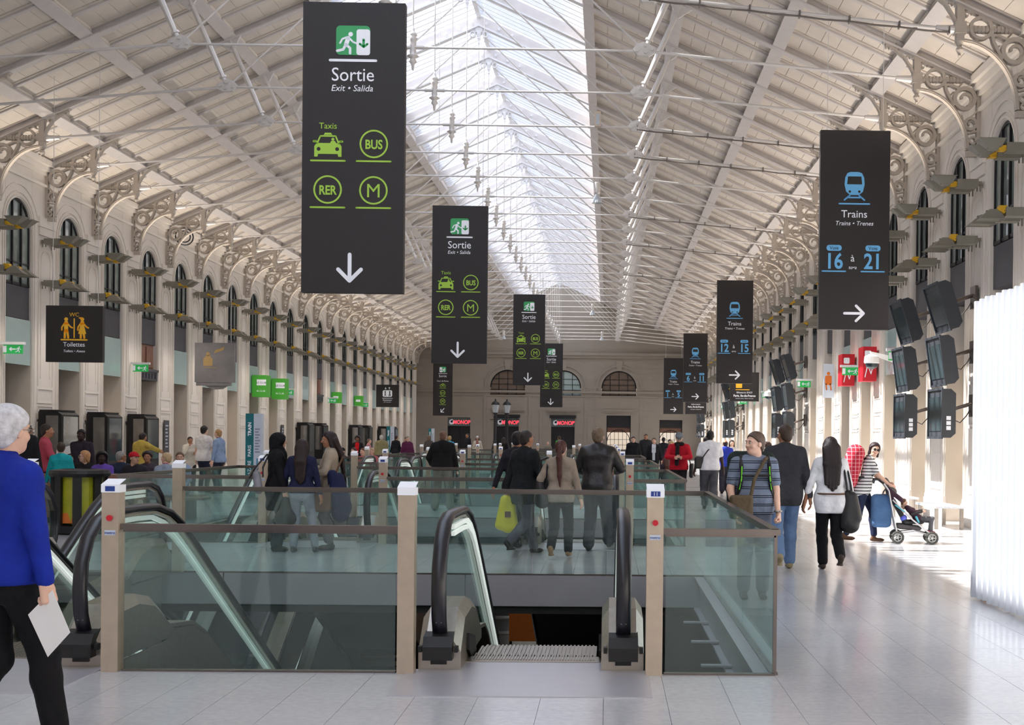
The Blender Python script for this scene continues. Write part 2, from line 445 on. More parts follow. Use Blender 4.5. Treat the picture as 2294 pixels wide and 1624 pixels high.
# ------------------------------------------------------------------ side walls
def bays(sd):
    return range(8 if sd < 0 else 6, 33)
PW = .73             # half width of a pilaster
OW = BAY - 2 * PW    # clear opening
ZSPR, RWIN = 6.45, OW / 2 - .01
def wall_meshes(sd):
    """meshes in metres with x=0 on the pilaster face, positive x*sd into the wall; y=0 at the pilaster axis"""
    R = {}
    def bx(mb, d0, d1, t0, t1, z0, z1, mi=0):
        x0, x1 = sorted((sd * d0, sd * d1)); return mb.box(x0, x1, t0, t1, z0, z1, mi)
    def ring(mb, ct, cz, r0, r1, d0, d1, a0=0, a1=PI, n=16):
        P = arc(ct, cz, r1, a0, a1, n); Q = arc(ct, cz, r0, a0, a1, n)
        for i in range(n):
            q = [P[i], P[i + 1], Q[i + 1], Q[i]]
            mb.prism([(sd * d0, y, z) for y, z in q], (sd * (d1 - d0), 0, 0))
    p = MB()
    bx(p, 0, .55, -PW, PW, 0, 8.1)
    bx(p, -.05, .02, -PW - .03, PW + .03, 0, .42)       # plinth
    bx(p, -.035, .02, -PW - .015, PW + .015, .42, .5)
    for t in (-.70, -.60, -.40, .40, .60, .70):
        w = .035 if abs(t) > .5 else .022
        z0 = 2.72 if abs(t) < .5 else .5
        z1 = ZSPR if abs(t) > .5 else 5.88
        bx(p, -.028, .01, t - w / 2, t + w / 2, z0, z1)
    ring(p, 0, 5.88, .385, .415, -.028, .01)
    ring(p, 0, 5.80, .24, .262, -.018, .01)
    bx(p, -.018, .01, -.262, -.24, 2.9, 5.8); bx(p, -.018, .01, .24, .262, 2.9, 5.8)
    for z0, z1 in ((2.30, 2.66), (1.90, 2.24), (.62, 1.84)):   # framed dado panels
        for zz in (z0, z1 - .022): bx(p, -.02, .01, -.42, .42, zz, zz + .022)
        for tt in (-.42, .398): bx(p, -.02, .01, tt, tt + .022, z0, z1)
    bx(p, -.06, .02, -.42, .42, 6.62, 6.86)             # corbel under the cast bracket
    bx(p, -.035, .02, -.38, .38, 6.42, 6.62)
    R['pilaster'] = p.mesh('pilaster', M_wall)
    # wall above the arched opening, with its mouldings
    s = MB(); c = BAY / 2
    n = 18
    top = 8.1
    P = arc(c, ZSPR, RWIN, PI, 0, n)
    for i in range(n):
        y0, z0 = P[i]; y1, z1 = P[i + 1]
        s.prism([(0, y0, z0), (0, y1, z1), (0, y1, top), (0, y0, top)], (sd * .40, 0, 0))
    ring(s, c, ZSPR, RWIN + .03, RWIN + .065, -.03, .01)
    ring(s, c, ZSPR, RWIN + .13, RWIN + .165, -.03, .01)
    ring(s, c, ZSPR, .98, 1.01, -.025, .01, .35, PI - .35, 20)
    R['arch_wall'] = s.mesh('arch_wall', M_wall)
    k = MB()
    for d, z0, z1 in ((-.06, 7.62, 7.68), (-.05, 7.9, 8.0), (-.12, 8.0, 8.12), (-.2, 8.12, 8.26)):
        bx(k, d, .3, -BAY / 2, BAY / 2, z0, z1)
    R['cornice'] = k.mesh('cornice', M_plaster)
    # window: dark arched frame with mullions, three tall panes with arched heads
    w = MB()
    t0, t1 = PW + .01, BAY - PW - .01
    zb = 5.06
    D0, D1 = .05, .11
    for a, b in ((t0, t0 + .05), (t1 - .05, t1)): bx(w, D0, D1, a, b, zb, ZSPR)
    bx(w, D0, D1, t0, t1, zb, zb + .07)
    ring(w, c, ZSPR, RWIN - .055, RWIN, D0, D1)
    for m in (c - .22, c + .22):
        zt = ZSPR + math.sqrt((RWIN - .05) ** 2 - .22 ** 2)
        bx(w, D0 - .02, D1, m - .018, m + .018, zb, zt)
    bx(w, D0, D1, t0, t1, zb + .52, zb + .56)
    R['window'] = w.mesh('window_frame', M_black)
    for nm, a, b in (('pane', t0 + .05, c - .238), ('pane_mid', c - .202, c + .202), ('pane_far', c + .238, t1 - .05)):
        g = MB(); m = 8
        pts = [(a, zb + .07)] + [(b, zb + .07)]
        for i in range(m + 1):
            y = b + (a - b) * i / m
            rr = max((RWIN - .05) ** 2 - (y - c) ** 2, 0)
            pts.append((y, ZSPR + math.sqrt(rr)))
        g.prism([(sd * .08, y, z) for y, z in pts], (sd * .012, 0, 0))
        R[nm] = g.mesh('window_pane', M_win)
    q = MB(); bx(q, .06, .40, PW, BAY - PW, 4.29, 5.05); R['spandrel'] = q.mesh('spandrel_panel', M_dark)
    q = MB(); bx(q, .02, .06, PW + .01, BAY - PW - .01, 3.19, 4.27); bx(q, .26, .4, PW, BAY - PW, 3.3, 4.29)
    R['fascia'] = q.mesh('glass_fascia', M_pale)
    q = MB(); bx(q, .12, .40, PW, BAY - PW, 3.5, 4.29); bx(q, .09, .13, PW + .1, PW + .45, 3.6, 4.22); bx(q, .09, .13, c + .05, BAY - PW - .1, 3.6, 4.22)
    R['wood'] = q.mesh('timber_panel', M_wood)
    q = MB(); bx(q, -.02, .4, PW, BAY - PW, 3.19, 3.5); bx(q, -.06, .4, PW, BAY - PW, 3.46, 3.53)
    for i in range(5): bx(q, -.05, -.02, PW + .1 + i * .25, PW + .22 + i * .25, 3.25, 3.4)
    R['ledge'] = q.mesh('bracketed_ledge', M_dark)
    # beige reveals of the doorway and the dark door leaf behind
    q = MB(); bx(q, .545, .95, PW - .12, PW, 0, 3.3); bx(q, .545, .95, BAY - PW, BAY - PW + .12, 0, 3.3)
    bx(q, .004, .56, BAY - PW - .012, BAY - PW, 0, 3.3); bx(q, .004, .56, PW, PW + .012, 0, 3.3)
    R['reveal'] = q.mesh('reveal', M_beige)
    q = MB(); bx(q, .62, .66, PW, BAY - PW, 0, 3.6); bx(q, .56, .63, c - .03, c + .03, 0, 3.3); bx(q, .56, .63, PW, PW + .06, 0, 3.3)
    R['leaf'] = q.mesh('door_leaf', M_void)
    q = MB(); bx(q, .50, .66, PW + .012, BAY - PW - .012, 0, 3.3); R['blank'] = q.mesh('blank_panel', M_beige)
    # backing so that no daylight leaks
    q = MB(); bx(q, .66, .95, -BAY / 2, BAY / 2, 0, 8.6); R['backing'] = q.mesh('backing_wall', M_void)
    return R
WALL = {}
wnum = 0; dnum = 0
for sd, nm in ((-1, 'left'), (1, 'right')):
    R = wall_meshes(sd)
    X = CX + sd * HALF
    idx = list(bays(sd))
    ya = TY(idx[0]) - PW - .02
    wm = MB()
    x0, x1 = sorted((X, X + sd * .95))
    wm.box(x0, x1, -25, ya, 0, 8.7)                       # plain wall behind the camera
    x2, x3 = sorted((X + sd * .95, X + sd * 1.1))
    wm.box(x2, x3, -25, YEND, 0, 9)
    W = struct(wm.build('wall_' + nm, M_wall)); WALL[sd] = W
    for i in idx:
        y = TY(i)
        obj('pilaster', R['pilaster'], W, (X, y, 0))
        obj('cornice', R['cornice'], W, (X, y, 0))
        if i == idx[-1]: continue
        obj('arch_wall', R['arch_wall'], W, (X, y, 0))
        obj('backing_wall', R['backing'], W, (X, y + BAY / 2, 0))
        obj('spandrel_panel', R['spandrel'], W, (X, y, 0))
        timber = sd < 0 and i in (13, 21)
        if timber:
            obj('timber_panel', R['wood'], W, (X, y, 0)); obj('bracketed_ledge', R['ledge'], W, (X, y, 0))
        elif not (sd > 0 and i in (7, 8, 9, 13, 14)):
            obj('glass_fascia', R['fascia'], W, (X, y, 0))
        obj('reveal', R['reveal'], W, (X, y, 0))
        wnum += 1
        w = struct(obj('window_%d' % wnum, R['window'], None, (X, y, 0)))
        for nme in ('pane', 'pane_mid', 'pane_far'):
            obj('pane', R[nme], w)
        if (sd < 0 and i in (9, 12, 16, 18, 24)) or (sd > 0 and i not in (12, 15, 17, 19)):
            obj('blank_panel', R['blank'], W, (X, y, 0))
        else:
            dnum += 1
            struct(obj('door_%d' % dnum, R['leaf'], None, (X, y, 0)))
struct(MB().box(FX0 - .3, FX1 + .3, -25.3, -25, 0, 13.6).build('wall_front', M_plaster))

# ------------------------------------------------------------------ ceiling: deck, boards, purlins, roof light
sl = math.atan(.447)
OFF = .30
def slopebox(mb, sd, a0, a1, y0, y1, o0, o1, mi=0):
    """box lying on the roof slope; a measured from the axis, o = height above the rafter underside"""
    pts = [(CX + sd * a0, y0, roofz(a0, o0)), (CX + sd * a1, y0, roofz(a1, o0)), (CX + sd * a1, y0, roofz(a1, o1)), (CX + sd * a0, y0, roofz(a0, o1))]
    return mb.prism(pts, (0, y1 - y0, 0), mi)
dk = MB()
for sd in (-1, 1):
    slopebox(dk, sd, 3.02, 11.4, -25, YEND + .5, .20, OFF + .3)
ceiling = struct(dk.build('ceiling', M_panel))
PUR = [9.02, 7.01, 4.98, 3.06]
strips = [(9.02, 10.30), (7.01, 9.02), (4.98, 7.01), (3.06, 4.98)]
def panel_mesh(sd, a0, a1, wid, lite=False):
    mb = MB(); L = a1 - a0 - .18; m0 = (a0 + a1) / 2
    h = wid / 2 - .055
    nb = max(3, int(round(L / .32)))
    def sb(a, b, y0, y1, o0, o1):
        pts = [(sd * (a - m0), y0, -.447 * (a - m0) + o0), (sd * (b - m0), y0, -.447 * (b - m0) + o0), (sd * (b - m0), y0, -.447 * (b - m0) + o1), (sd * (a - m0), y0, -.447 * (a - m0) + o1)]
        mb.prism(pts, (0, y1 - y0, 0))
    s0 = a0 + .09
    for q in range(nb):
        sb(s0 + L * q / nb + .004, s0 + L * (q + 1) / nb - .004, -h + .07, h - .07, -.012, .02)
    if not lite:
        for e0, e1 in ((-h, -h + .062), (h - .062, h)): sb(s0, s0 + L, e0, e1, -.035, .02)
        for e0, e1 in ((s0 - .06, s0), (s0 + L, s0 + L + .06)): sb(e0, e1, -h, h, -.06, .02)
        sb(s0 - .1, s0 - .06, -h, h, -.10, .02); sb(s0 + L + .06, s0 + L + .1, -h, h, -.10, .02)
    return mb
pw = BAY / 3
pcount = []
for sd in (-1, 1):
    for (a0, a1) in strips:
        me = panel_mesh(sd, a0, a1, pw).mesh('ceiling_panel', M_panel)
        am = (a0 + a1) / 2
        for i in range(I0 - 1, I1 + 1):
            for q in range(3):
                y = TY(i) + (q + .5) * pw
                if y > YEND - .3: continue
                x = CX + sd * am; z = roofz(am, .185)
                px = 1363 + 2800 * x / y; py = 981 - 2800 * (z - 1.6) / y
                vis = -60 < px < 2350 and py > -60
                pcount.append((0 if vis else 1, y, sd, am, me, (x, y, z)))
pcount.sort(key=lambda t: (t[0], t[1]))
stuff = MB()
lites = {}
for q, (nv, y, sd, am, me, loc) in enumerate(pcount):
    if q < 300 and not nv: obj('ceiling_panel', me, ceiling, loc)
    else:
        key = (sd, am)
        if key not in lites:
            a0, a1 = [s for s in strips if abs((s[0] + s[1]) / 2 - am) < .01][0]
            lites[key] = panel_mesh(sd, a0, a1, pw)
        src = lites[key]
        stuff.add([(v[0] + loc[0], v[1] + loc[1], v[2] + loc[2]) for v in src.v], src.f)
st = stuff.build('ceiling_panel_field', M_panel, ceiling); st['kind'] = 'stuff'
for sd in (-1, 1):
    for a in PUR:
        mb = MB()
        wv = .075
        pts = [(CX + sd * (a - wv), 0, roofz(a - wv, .05)), (CX + sd * (a + wv), 0, roofz(a + wv, .05)), (CX + sd * (a + wv), 0, roofz(a + wv, OFF + .1)), (CX + sd * (a - wv), 0, roofz(a - wv, OFF + .1))]
        mb.prism(pts, (0, BAY, 0))
        pts = [(CX + sd * (a - .13), 0, roofz(a - .12, .03)), (CX + sd * (a + .12), 0, roofz(a + .12, .03)), (CX + sd * (a + .12), 0, roofz(a + .12, .055)), (CX + sd * (a - .12), 0, roofz(a - .12, .055))]
        mb.prism(pts, (0, BAY, 0))
        me = mb.mesh('purlin', M_beam)
        for i in range(I0 - 1, I1 + 1):
            obj('purlin', me, ceiling, (0, TY(i), 0))
    mb = MB()
    slopebox(mb, sd, 3.06, 10.3, -.05, .05, .11, OFF)
    me = mb.mesh('secondary_rafter', M_beam)
    for i in range(I0 - 1, I1 + 1):
        for q in (1, 2): obj('secondary_rafter', me, ceiling, (0, TY(i) + q * pw, 0))
    # roof light: glazing bars and panes
    bw = BAY / 8
    mb = MB(); slopebox(mb, sd, .03, 3.05, -.022, .022, OFF - .04, OFF + .08); bme = mb.mesh('glazing_bar', M_sky_steel)
    mb = MB(); slopebox(mb, sd, .0, 3.0, .022, bw - .022, OFF + .03, OFF + .036); gme = mb.mesh('skylight_pane', M_roofglass)
    rb = MB(); rg = MB()
    for i in range(I0 - 1, I1 + 1):
        for q in range(8):
            y = TY(i) + q * bw
            if y > YEND - .2: continue
            py = 981 - 2800 * (roofz(3.0, .3) - 1.6) / y
            if py > -80 and i < 28:
                if q: obj('glazing_bar', bme, ceiling, (0, y, 0))
                obj('skylight_pane', gme, ceiling, (0, y, 0))
            else:
                slopebox(rb, sd, .03, 3.05, y - .022, y + .022, OFF - .04, OFF + .08)
                slopebox(rg, sd, .0, 3.0, y + .022, y + bw - .022, OFF + .03, OFF + .036)
    slopebox(rg, sd, .0, 3.0, -25, TY(I0 - 1), OFF + .03, OFF + .036)
    o = rb.build('glazing_bar_field', M_sky_steel, ceiling); o['kind'] = 'stuff'
    o = rg.build('skylight_pane_field', M_roofglass, ceiling); o['kind'] = 'stuff'
    mb = MB()   # kerb of the roof light
    slopebox(mb, sd, 2.96, 3.1, TY(I0 - 1), YEND, OFF - .02, OFF + .34)
    mb.build('skylight_kerb', M_panel, ceiling)
mb = MB(); mb.box(CX - .06, CX + .06, -25, YEND, roofz(0, OFF) - .06, roofz(0, OFF) + .1)
mb.build('ridge_beam', M_sky_steel, ceiling)

# ------------------------------------------------------------------ end wall
def endwall():
    mb = MB()
    arches = [CX - 3.93 * 2, CX - 3.93, CX - .05, CX + 4.3, CX + 8.0]
    arches = [CX - 7.75, CX - 3.9, CX - .06, CX + 4.32]
    ra = 1.30; zs = 5.24; zb = 4.62
    doors = [(-11.91, -10.23, 2.98), (-8.34, -6.65, 3.2), (-4.26, -2.52, 3.2), (-.17, 1.63, 3.24), (3.75, 5.45, 2.95)]
    wins = [-7.5, -3.37, .73]
    x = FX0 - .3
    cuts = []
    Y0, Y1 = YEND, YEND + .6
    # lower storey: piers between doors
    xs = [FX0 - .3] + [v for d in doors for v in d[:2]] + [FX1 + .3]
    for k in range(0, len(xs), 2): mb.box(xs[k], xs[k + 1], Y0, Y1, 0, 3.3)
    for a, b, zt in doors: mb.box(a, b, Y0, Y1, zt, 3.3)
    mb.box(FX0 - .3, FX1 + .3, Y0, Y1, 3.3, zb)
    # window storey
    xs = [FX0 - .3] + [v for w in wins for v in (w - ra, w + ra)] + [FX1 + .3]
    for k in range(0, len(xs), 2): mb.box(xs[k], xs[k + 1], Y0, Y1, zb, 6.9)
    for w in wins:
        P = arc(w, zs, ra, PI, 0, 18)
        for i in range(18):
            (xa, za), (xb, zc) = P[i], P[i + 1]
            mb.prism([(xa, Y0, za), (xb, Y0, zc), (xb, Y0, 6.9), (xa, Y0, 6.9)], (0, .6, 0))
    mb.box(FX0 - .3, FX1 + .3, Y0, Y1, 6.9, 13.8)
    W = struct(mb.build('wall_back', M_stone))
    t = MB()     # string courses, ledges, pilaster strips and keystones
    t.box(FX0, FX1, Y0 - .10, Y0 + .02, 4.86, 5.02)
    t.box(FX0, FX1, Y0 - .06, Y0 + .02, 4.60, 4.68)
    t.box(FX0, FX1, Y0 - .25, Y0 + .02, 7.65, 7.85); t.box(FX0, FX1, Y0 - .15, Y0 + .02, 7.45, 7.65)
    t.build('string_course', M_stone, W)
    for w in wins:
        r = MB()
        P = arc(w, zs, ra + .35, PI, 0, 20)
        r.ribbon([(x_, Y0 - .08, z_) for x_, z_ in P], .12, (0, .1, 0))
        P = arc(w, zs, ra + .06, PI, 0, 20)
        r.ribbon([(x_, Y0 - .05, z_) for x_, z_ in P], .12, (0, .1, 0))
        r.prism([(w - .16, Y0 - .1, zs + ra), (w + .16, Y0 - .1, zs + ra), (w + .26, Y0 - .1, zs + ra + .75), (w - .26, Y0 - .1, zs + ra + .75)], (0, .12, 0))
        r.build('arch_moulding', M_stone, W)
        MB().box(w - 1.2, w + 1.2, Y0 - .14, Y0 + .02, 3.55, 3.68).box(w - 1.25, w + 1.25, Y0 - .09, Y0 + .02, 3.45, 3.55).build('ledge', M_stone, W)
        for e in (-1.75, 1.55): MB().box(w + e, w + e + .2, Y0 - .05, Y0 + .02, 0, 4.6).build('pilaster_strip', M_stone, W)
    global wnum
    for k, w in enumerate(wins):
        wnum += 1
        f = MB()
        P = arc(w, zs, ra - .04, PI, 0, 20)
        f.ribbon([(x_, Y0 + .2, z_) for x_, z_ in P], .09, (0, .08, 0))
        f.box(w - ra, w + ra, Y0 + .2, Y0 + .28, zb, zb + .1)
        for q in range(1, 4): 
            dx = -ra + 2 * ra * q / 4
            f.box(w + dx - .02, w + dx + .02, Y0 + .2, Y0 + .26, zb, zs + math.sqrt(max(ra * ra - dx * dx, 0)) - .05)
        for q in range(3): f.box(w - ra, w + ra, Y0 + .2, Y0 + .25, zb + .45 + q * .4, zb + .48 + q * .4)
        wo = struct(f.build('window_%d' % wnum, M_black))
        g = MB()
        pts = [(w - ra, zb), (w + ra, zb)] + list(reversed(arc(w, zs, ra - .03, PI, 0, 16)))
        g.prism([(x_, Y0 + .27, z_) for x_, z_ in pts], (0, .02, 0))
        g.build('pane', [M_tarp, M_pale, M_tarp][k], wo)
    global dnum
    for k, (a, b, zt) in enumerate(doors):
        dnum += 1
        d = MB()
        if k < 3:
            d.box(a, b, Y0 + .4, Y0 + .45, 0, zt)
            d.box(a, a + .06, Y0 + .3, Y0 + .4, 0, zt); d.box(b - .06, b, Y0 + .3, Y0 + .4, 0, zt); d.box((a + b) / 2 - .03, (a + b) / 2 + .03, Y0 + .3, Y0 + .4, 0, zt)
            struct(d.build('door_%d' % dnum, M_black))
        else:
            # opening to a bright street front: timber head, arched grille
            d.box(a, b, Y0 + .4, Y0 + .5, 2.35, zt)
            d.box(a, a + .06, Y0 + .3, Y0 + .45, 0, zt); d.box(b - .06, b, Y0 + .3, Y0 + .45, 0, zt)
            c = (a + b) / 2
            P = arc(c, 1.35, .84, PI, 0, 12)
            d.ribbon([(x_, Y0 + .4, z_) for x_, z_ in P], .05, (0, .05, 0))
            for q in range(1, 6):
                xx = a + (b - a) * q / 6
                d.box(xx - .015, xx + .015, Y0 + .4, Y0 + .44, 0, 1.35 + math.sqrt(max(.84 ** 2 - (xx - c) ** 2, 0)))
            for q in range(4): d.box(a, b, Y0 + .4, Y0 + .43, .25 + q * .4, .28 + q * .4)
            do = struct(d.build('door_%d' % dnum, M_black))
            MB().box(a, b, Y0 + .5, Y0 + .56, 2.0, 2.5).build('door_head', M_wood, do)
    # sunny street beyond the open doors
    struct(MB().box(FX0 - .3, 12, YEND + 6.4, YEND + 6.6, 0, 9).build('wall_street', M_beige))
    return W
WEND = endwall()
# ------------------------------------------------------------------ iron trusses with brackets, rods and finials
def ringxz(mb, cx, cz, r, w, y0, dy, a0=0, a1=2 * PI, n=18, mi=0):
    mb.ribbon([(x, y0, z) for x, z in arc(cx, cz, r, a0, a1, n)], w, (0, dy, 0), mi)
def spiral(mb, cx, cz, r0, r1, a0, a1, w, y0, dy, n=20):
    pts = []
    for i in range(n + 1):
        t = i / n; a = a0 + (a1 - a0) * t; r = r0 + (r1 - r0) * t
        pts.append((cx + r * math.cos(a), y0, cz + r * math.sin(a)))
    mb.ribbon(pts, w, (0, dy, 0))
TRM = {}
mb = MB()
for sd in (-1, 1):
    def P(a, o): return (sd * a, 0, roofz(a, o))
    for (o0, o1, w) in ((0, .03, .19), (.03, .30, .05)):
        pts = [P(0, o0), P(10.3, o0), P(10.3, o1), P(0, o1)]
        pts = [(x, -w / 2, z) for x, y, z in pts]
        mb.prism(pts, (0, w, 0))
TRM['truss'] = mb.mesh('truss', M_beam)
NODE = (4.2, 8.64); BRK = (9.08, 8.2); STR = (5.0, roofz(5.0))
for sd in (-1, 1):
    k = 'L' if sd < 0 else 'R'
    mb = MB()
    mb.tube((sd * BRK[0], 0, BRK[1]), (sd * NODE[0], 0, NODE[1]), .028, 8)
    mb.tube((sd * (BRK[0] + .02), 0, BRK[1]), (sd * (BRK[0] - .28), 0, BRK[1] + .022), .07, 10, .045)
    TRM['outer_tie' + k] = mb.mesh('outer_tie_rod', M_rod)
    mb = MB().tube((sd * NODE[0], 0, NODE[1]), (0, 0, roofz(0) - .12), .02, 8)
    TRM['diagonal' + k] = mb.mesh('diagonal_rod', M_rod)
    mb = MB()
    d = Vector((STR[0] - NODE[0], 0, STR[1] - NODE[1]))
    a = Vector((NODE[0], 0, NODE[1])); pts = []
    for t, r in ((.02, .03), (.08, .045), (.3, .055), (.5, .06), (.7, .055), (.92, .045), (1, .05)):
        pts.append((a + d * t, r))
    for (p, r), (q, r2) in zip(pts, pts[1:]):
        mb.tube((sd * p.x, 0, p.z), (sd * q.x, 0, q.z), r, 8, r2)
    for t in (.1, .9):
        p = a + d * t; q = a + d * (t + .02); mb.tube((sd * p.x, 0, p.z), (sd * q.x, 0, q.z), .075, 8)
    p = a + d
    mb.prism([(sd * (p.x - .25), -.03, roofz(p.x - .25) + .02), (sd * (p.x + .25), -.03, roofz(p.x + .25) + .02), (sd * (p.x - .05), -.03, p.z - .28)], (0, .06, 0))
    TRM['strut' + k] = mb.mesh('strut', M_rod)
    mb = MB()
    c = (sd * NODE[0], 0, NODE[1])
    pl = [(-.22, .02), (-.12, -.09), (.08, -.1), (.22, -.02), (.2, .05), (.1, .1), (-.02, .16), (-.14, .11)]
    mb.prism([(c[0] + sd * x, -.05, c[2] + z) for x, z in pl], (0, .1, 0))
    for x, z in ((-.14, 0), (.02, -.03), (.13, .02), (0, .09)):
        mb.lathe([(.035, -.085), (.035, .085)], (c[0] + sd * x, 0, c[2] + z), 8, axis='Y')
    TRM['plate' + k] = mb.mesh('node_plate', M_rod)
    # cast bracket between pilaster and post
    mb = MB(); y0, dy = -.055, .11
    S = lambda a, z: (sd * a, y0, z)
    Q = [(10.33, 6.86), (10.14, 6.86)]
    # main curved rib from the foot to the post head
    rib = []
    for i in range(15):
        t = i / 14 * PI / 2
        rib.append((9.16 + (10.12 - 9.16) * math.cos(t), 6.92 + (8.02 - 6.92) * math.sin(t)))
    mb.ribbon([S(*p) for p in rib], .055, (0, dy, 0))
    mb.ribbon([(sd * a, y0 - .02, z) for a, z in rib], .02, (0, dy + .04, 0))
    mb.prism([S(10.35, 6.86), S(10.28, 6.86), S(10.28, 8.12), S(10.35, 8.12)], (0, dy, 0))
    mb.prism([S(10.35, 6.80), S(10.10, 6.80), S(10.10, 6.9), S(10.35, 6.9)], (0, dy, 0))
    mb.ribbon([S(10.33, 8.08), S(9.1, 8.60)], .05, (0, dy, 0))
    ringxz(mb, sd * 10.06, 7.86, .185, .07, y0, dy)
    spiral(mb, sd * 10.06, 7.86, .15, .05, -1.2, 3.2, .05, y0 + .02, dy - .04)
    ringxz(mb, sd * 10.17, 7.40, .10, .055, y0, dy)
    spiral(mb, sd * 10.17, 7.40, .07, .02, 0, 4.2, .03, y0 + .02, dy - .04, 12)
    ringxz(mb, sd * 10.21, 7.10, .06, .035, y0, dy, n=12)
    ringxz(mb, sd * 10.22, 6.97, .05, .03, y0, dy, n=12)
    mb.ribbon([S(10.28, 7.62), S(10.05, 7.42), S(10.0, 7.55)], .035, (0, dy, 0))
    mb.ribbon([S(10.28, 7.26), S(10.12, 7.22)], .03, (0, dy, 0))
    mb.ribbon([S(9.86, 7.72), S(9.72, 8.0), S(9.66, 8.3)], .05, (0, dy, 0))
    mb.ribbon([S(9.98, 8.02), S(9.80, 8.1), S(9.62, 8.1)], .04, (0, dy, 0))
    ringxz(mb, sd * 9.52, 8.22, .17, .05, y0, dy)
    spiral(mb, sd * 9.30, 8.44, .08, .02, 0, 5, .03, y0 + .02, dy - .04, 12)
    spiral(mb, sd * 9.86, 8.2, .07, .02, 1, 6, .03, y0 + .02, dy - .04, 12)
    mb.tube((sd * 9.2, 0, 8.2), (sd * 10.05, 0, 8.2), .05, 8)
    for q in range(12): mb.lathe([(.066, -.02), (.066, .02)], (sd * (9.3 + q * .062), 0, 8.2), 8, axis='X')
    # post and the flared leaf towards the hall
    mb.box(*sorted((sd * 9.12, sd * 9.24)), -.07, .07, 8.0, 8.66)
    mb.box(*sorted((sd * 9.09, sd * 9.27)), -.09, .09, 8.12, 8.30)
    lf_ = [(9.12, 8.30), (9.06, 8.42), (8.94, 8.60), (8.76, 8.74), (8.60, 8.82)]
    mb.ribbon([S(*p) for p in lf_], .035, (0, dy, 0))
    mb.ribbon([S(9.1, 8.66), S(8.56, 8.86)], .035, (0, dy, 0))
    spiral(mb, sd * 9.0, 8.58, .06, .015, 0, 5, .025, y0 + .02, dy - .04, 12)
    for q in range(4): mb.box(*sorted((sd * (8.6 + q * .06), sd * (8.63 + q * .06))), -.05, .05, 8.76 - q * .015, 8.84)
    TRM['bracket' + k] = mb.mesh('bracket', M_cast)
    mb = MB().lathe([(.02, 8.02), (.07, 8.0), (.05, 7.95), (.03, 7.93), (.055, 7.9), (.06, 7.87), (.035, 7.83), (.02, 7.80), (.03, 7.78), (.004, 7.74)], (sd * 9.18, 0, 0), 10)
    TRM['pendant' + k] = mb.mesh('pendant', M_cast)
mb = MB().tube((-NODE[0], 0, NODE[1]), (NODE[0], 0, NODE[1]), .022, 8)
mb.tube((-.2, 0, NODE[1]), (.2, 0, NODE[1]), .035, 8)
TRM['tie'] = mb.mesh('tie_rod', M_rod)
TRM['hanger'] = MB().tube((0, 0, NODE[1]), (0, 0, roofz(0) - .1), .012, 6).mesh('hanger_rod', M_rod)
TRM['finial'] = MB().lathe([(.012, 9.02), (.03, 8.96), (.03, 8.93), (.06, 8.9), (.075, 8.86), (.05, 8.83), (.085, 8.80), (.06, 8.76), (.06, 8.70), (.05, 8.64), (.06, 8.56), (.05, 8.52), (.11, 8.48), (.05, 8.44), (.05, 8.42), (.07, 8.38), (.03, 8.33), (.02, 8.24), (.005, 8.22)], (0, 0, 0), 12).mesh('finial', M_rod, True)
mb = MB()
rz0 = roofz(0)
mb.prism([(-.62, -.03, rz0 - .27), (-.62, -.03, rz0 - .21), (0, -.03, rz0 + .05), (.62, -.03, rz0 - .21), (.62, -.03, rz0 - .27), (.25, -.03, rz0 - .14), (0, -.03, rz0 - .18), (-.25, -.03, rz0 - .14)], (0, .06, 0))
mb.lathe([(.10, -.05), (.10, .05)], (0, 0, rz0 - .08), 14, axis='Y')
for s in (-1, 1):
    ringxz(mb, s * .17, rz0 - .22, .07, .03, -.04, .08, n=12)
mb.lathe([(.06, rz0 - .12), (.07, rz0 - .2), (.04, rz0 - .3), (.05, rz0 - .33), (.02, rz0 - .4), (.03, rz0 - .45), (.004, rz0 - .5)], (0, 0, 0), 10)
for s in (-1, 1):
    for q in range(3): mb.lathe([(.035, -.1), (.035, .1)], (s * (.2 + q * .35), 0, roofz(.2 + q * .35, .15)), 8, axis='Y')
TRM['boss'] = mb.mesh('ridge_boss', M_sky_steel)
mb = MB()      # whiter rafter cheeks inside the roof light
for sd in (-1, 1):
    pts = [(sd * .0, -.02, roofz(0, .0)), (sd * 2.95, -.02, roofz(2.95, .0)), (sd * 2.95, -.02, roofz(2.95, .3)), (sd * .0, -.02, roofz(0, .3))]
    mb.prism(pts, (0, .04, 0))
    pts = [(sd * .0, -.1, roofz(0, -.012)), (sd * 2.95, -.1, roofz(2.95, -.012)), (sd * 2.95, -.1, roofz(2.95, .035)), (sd * .0, -.1, roofz(0, .035))]
    mb.prism(pts, (0, .2, 0))
TRM['upper'] = mb.mesh('roof_light_rafter', M_sky_steel)
TRUSS = {}
for i in range(I0, I1 + 1):
    t = TRUSS[i] = obj('truss', TRM['truss'], ceiling, (CX, TY(i), 0))
    for k in 'LR':
        for key, nm in (('outer_tie', 'outer_tie_rod'), ('diagonal', 'diagonal_rod'), ('strut', 'strut'), ('plate', 'node_plate'), ('bracket', 'bracket'), ('pendant', 'pendant')):
            obj(nm, TRM[key + k], t)
    for key, nm in (('tie', 'tie_rod'), ('hanger', 'hanger_rod'), ('finial', 'finial'), ('boss', 'ridge_boss'), ('upper', 'roof_light_rafter')):
        obj(nm, TRM[key], t)
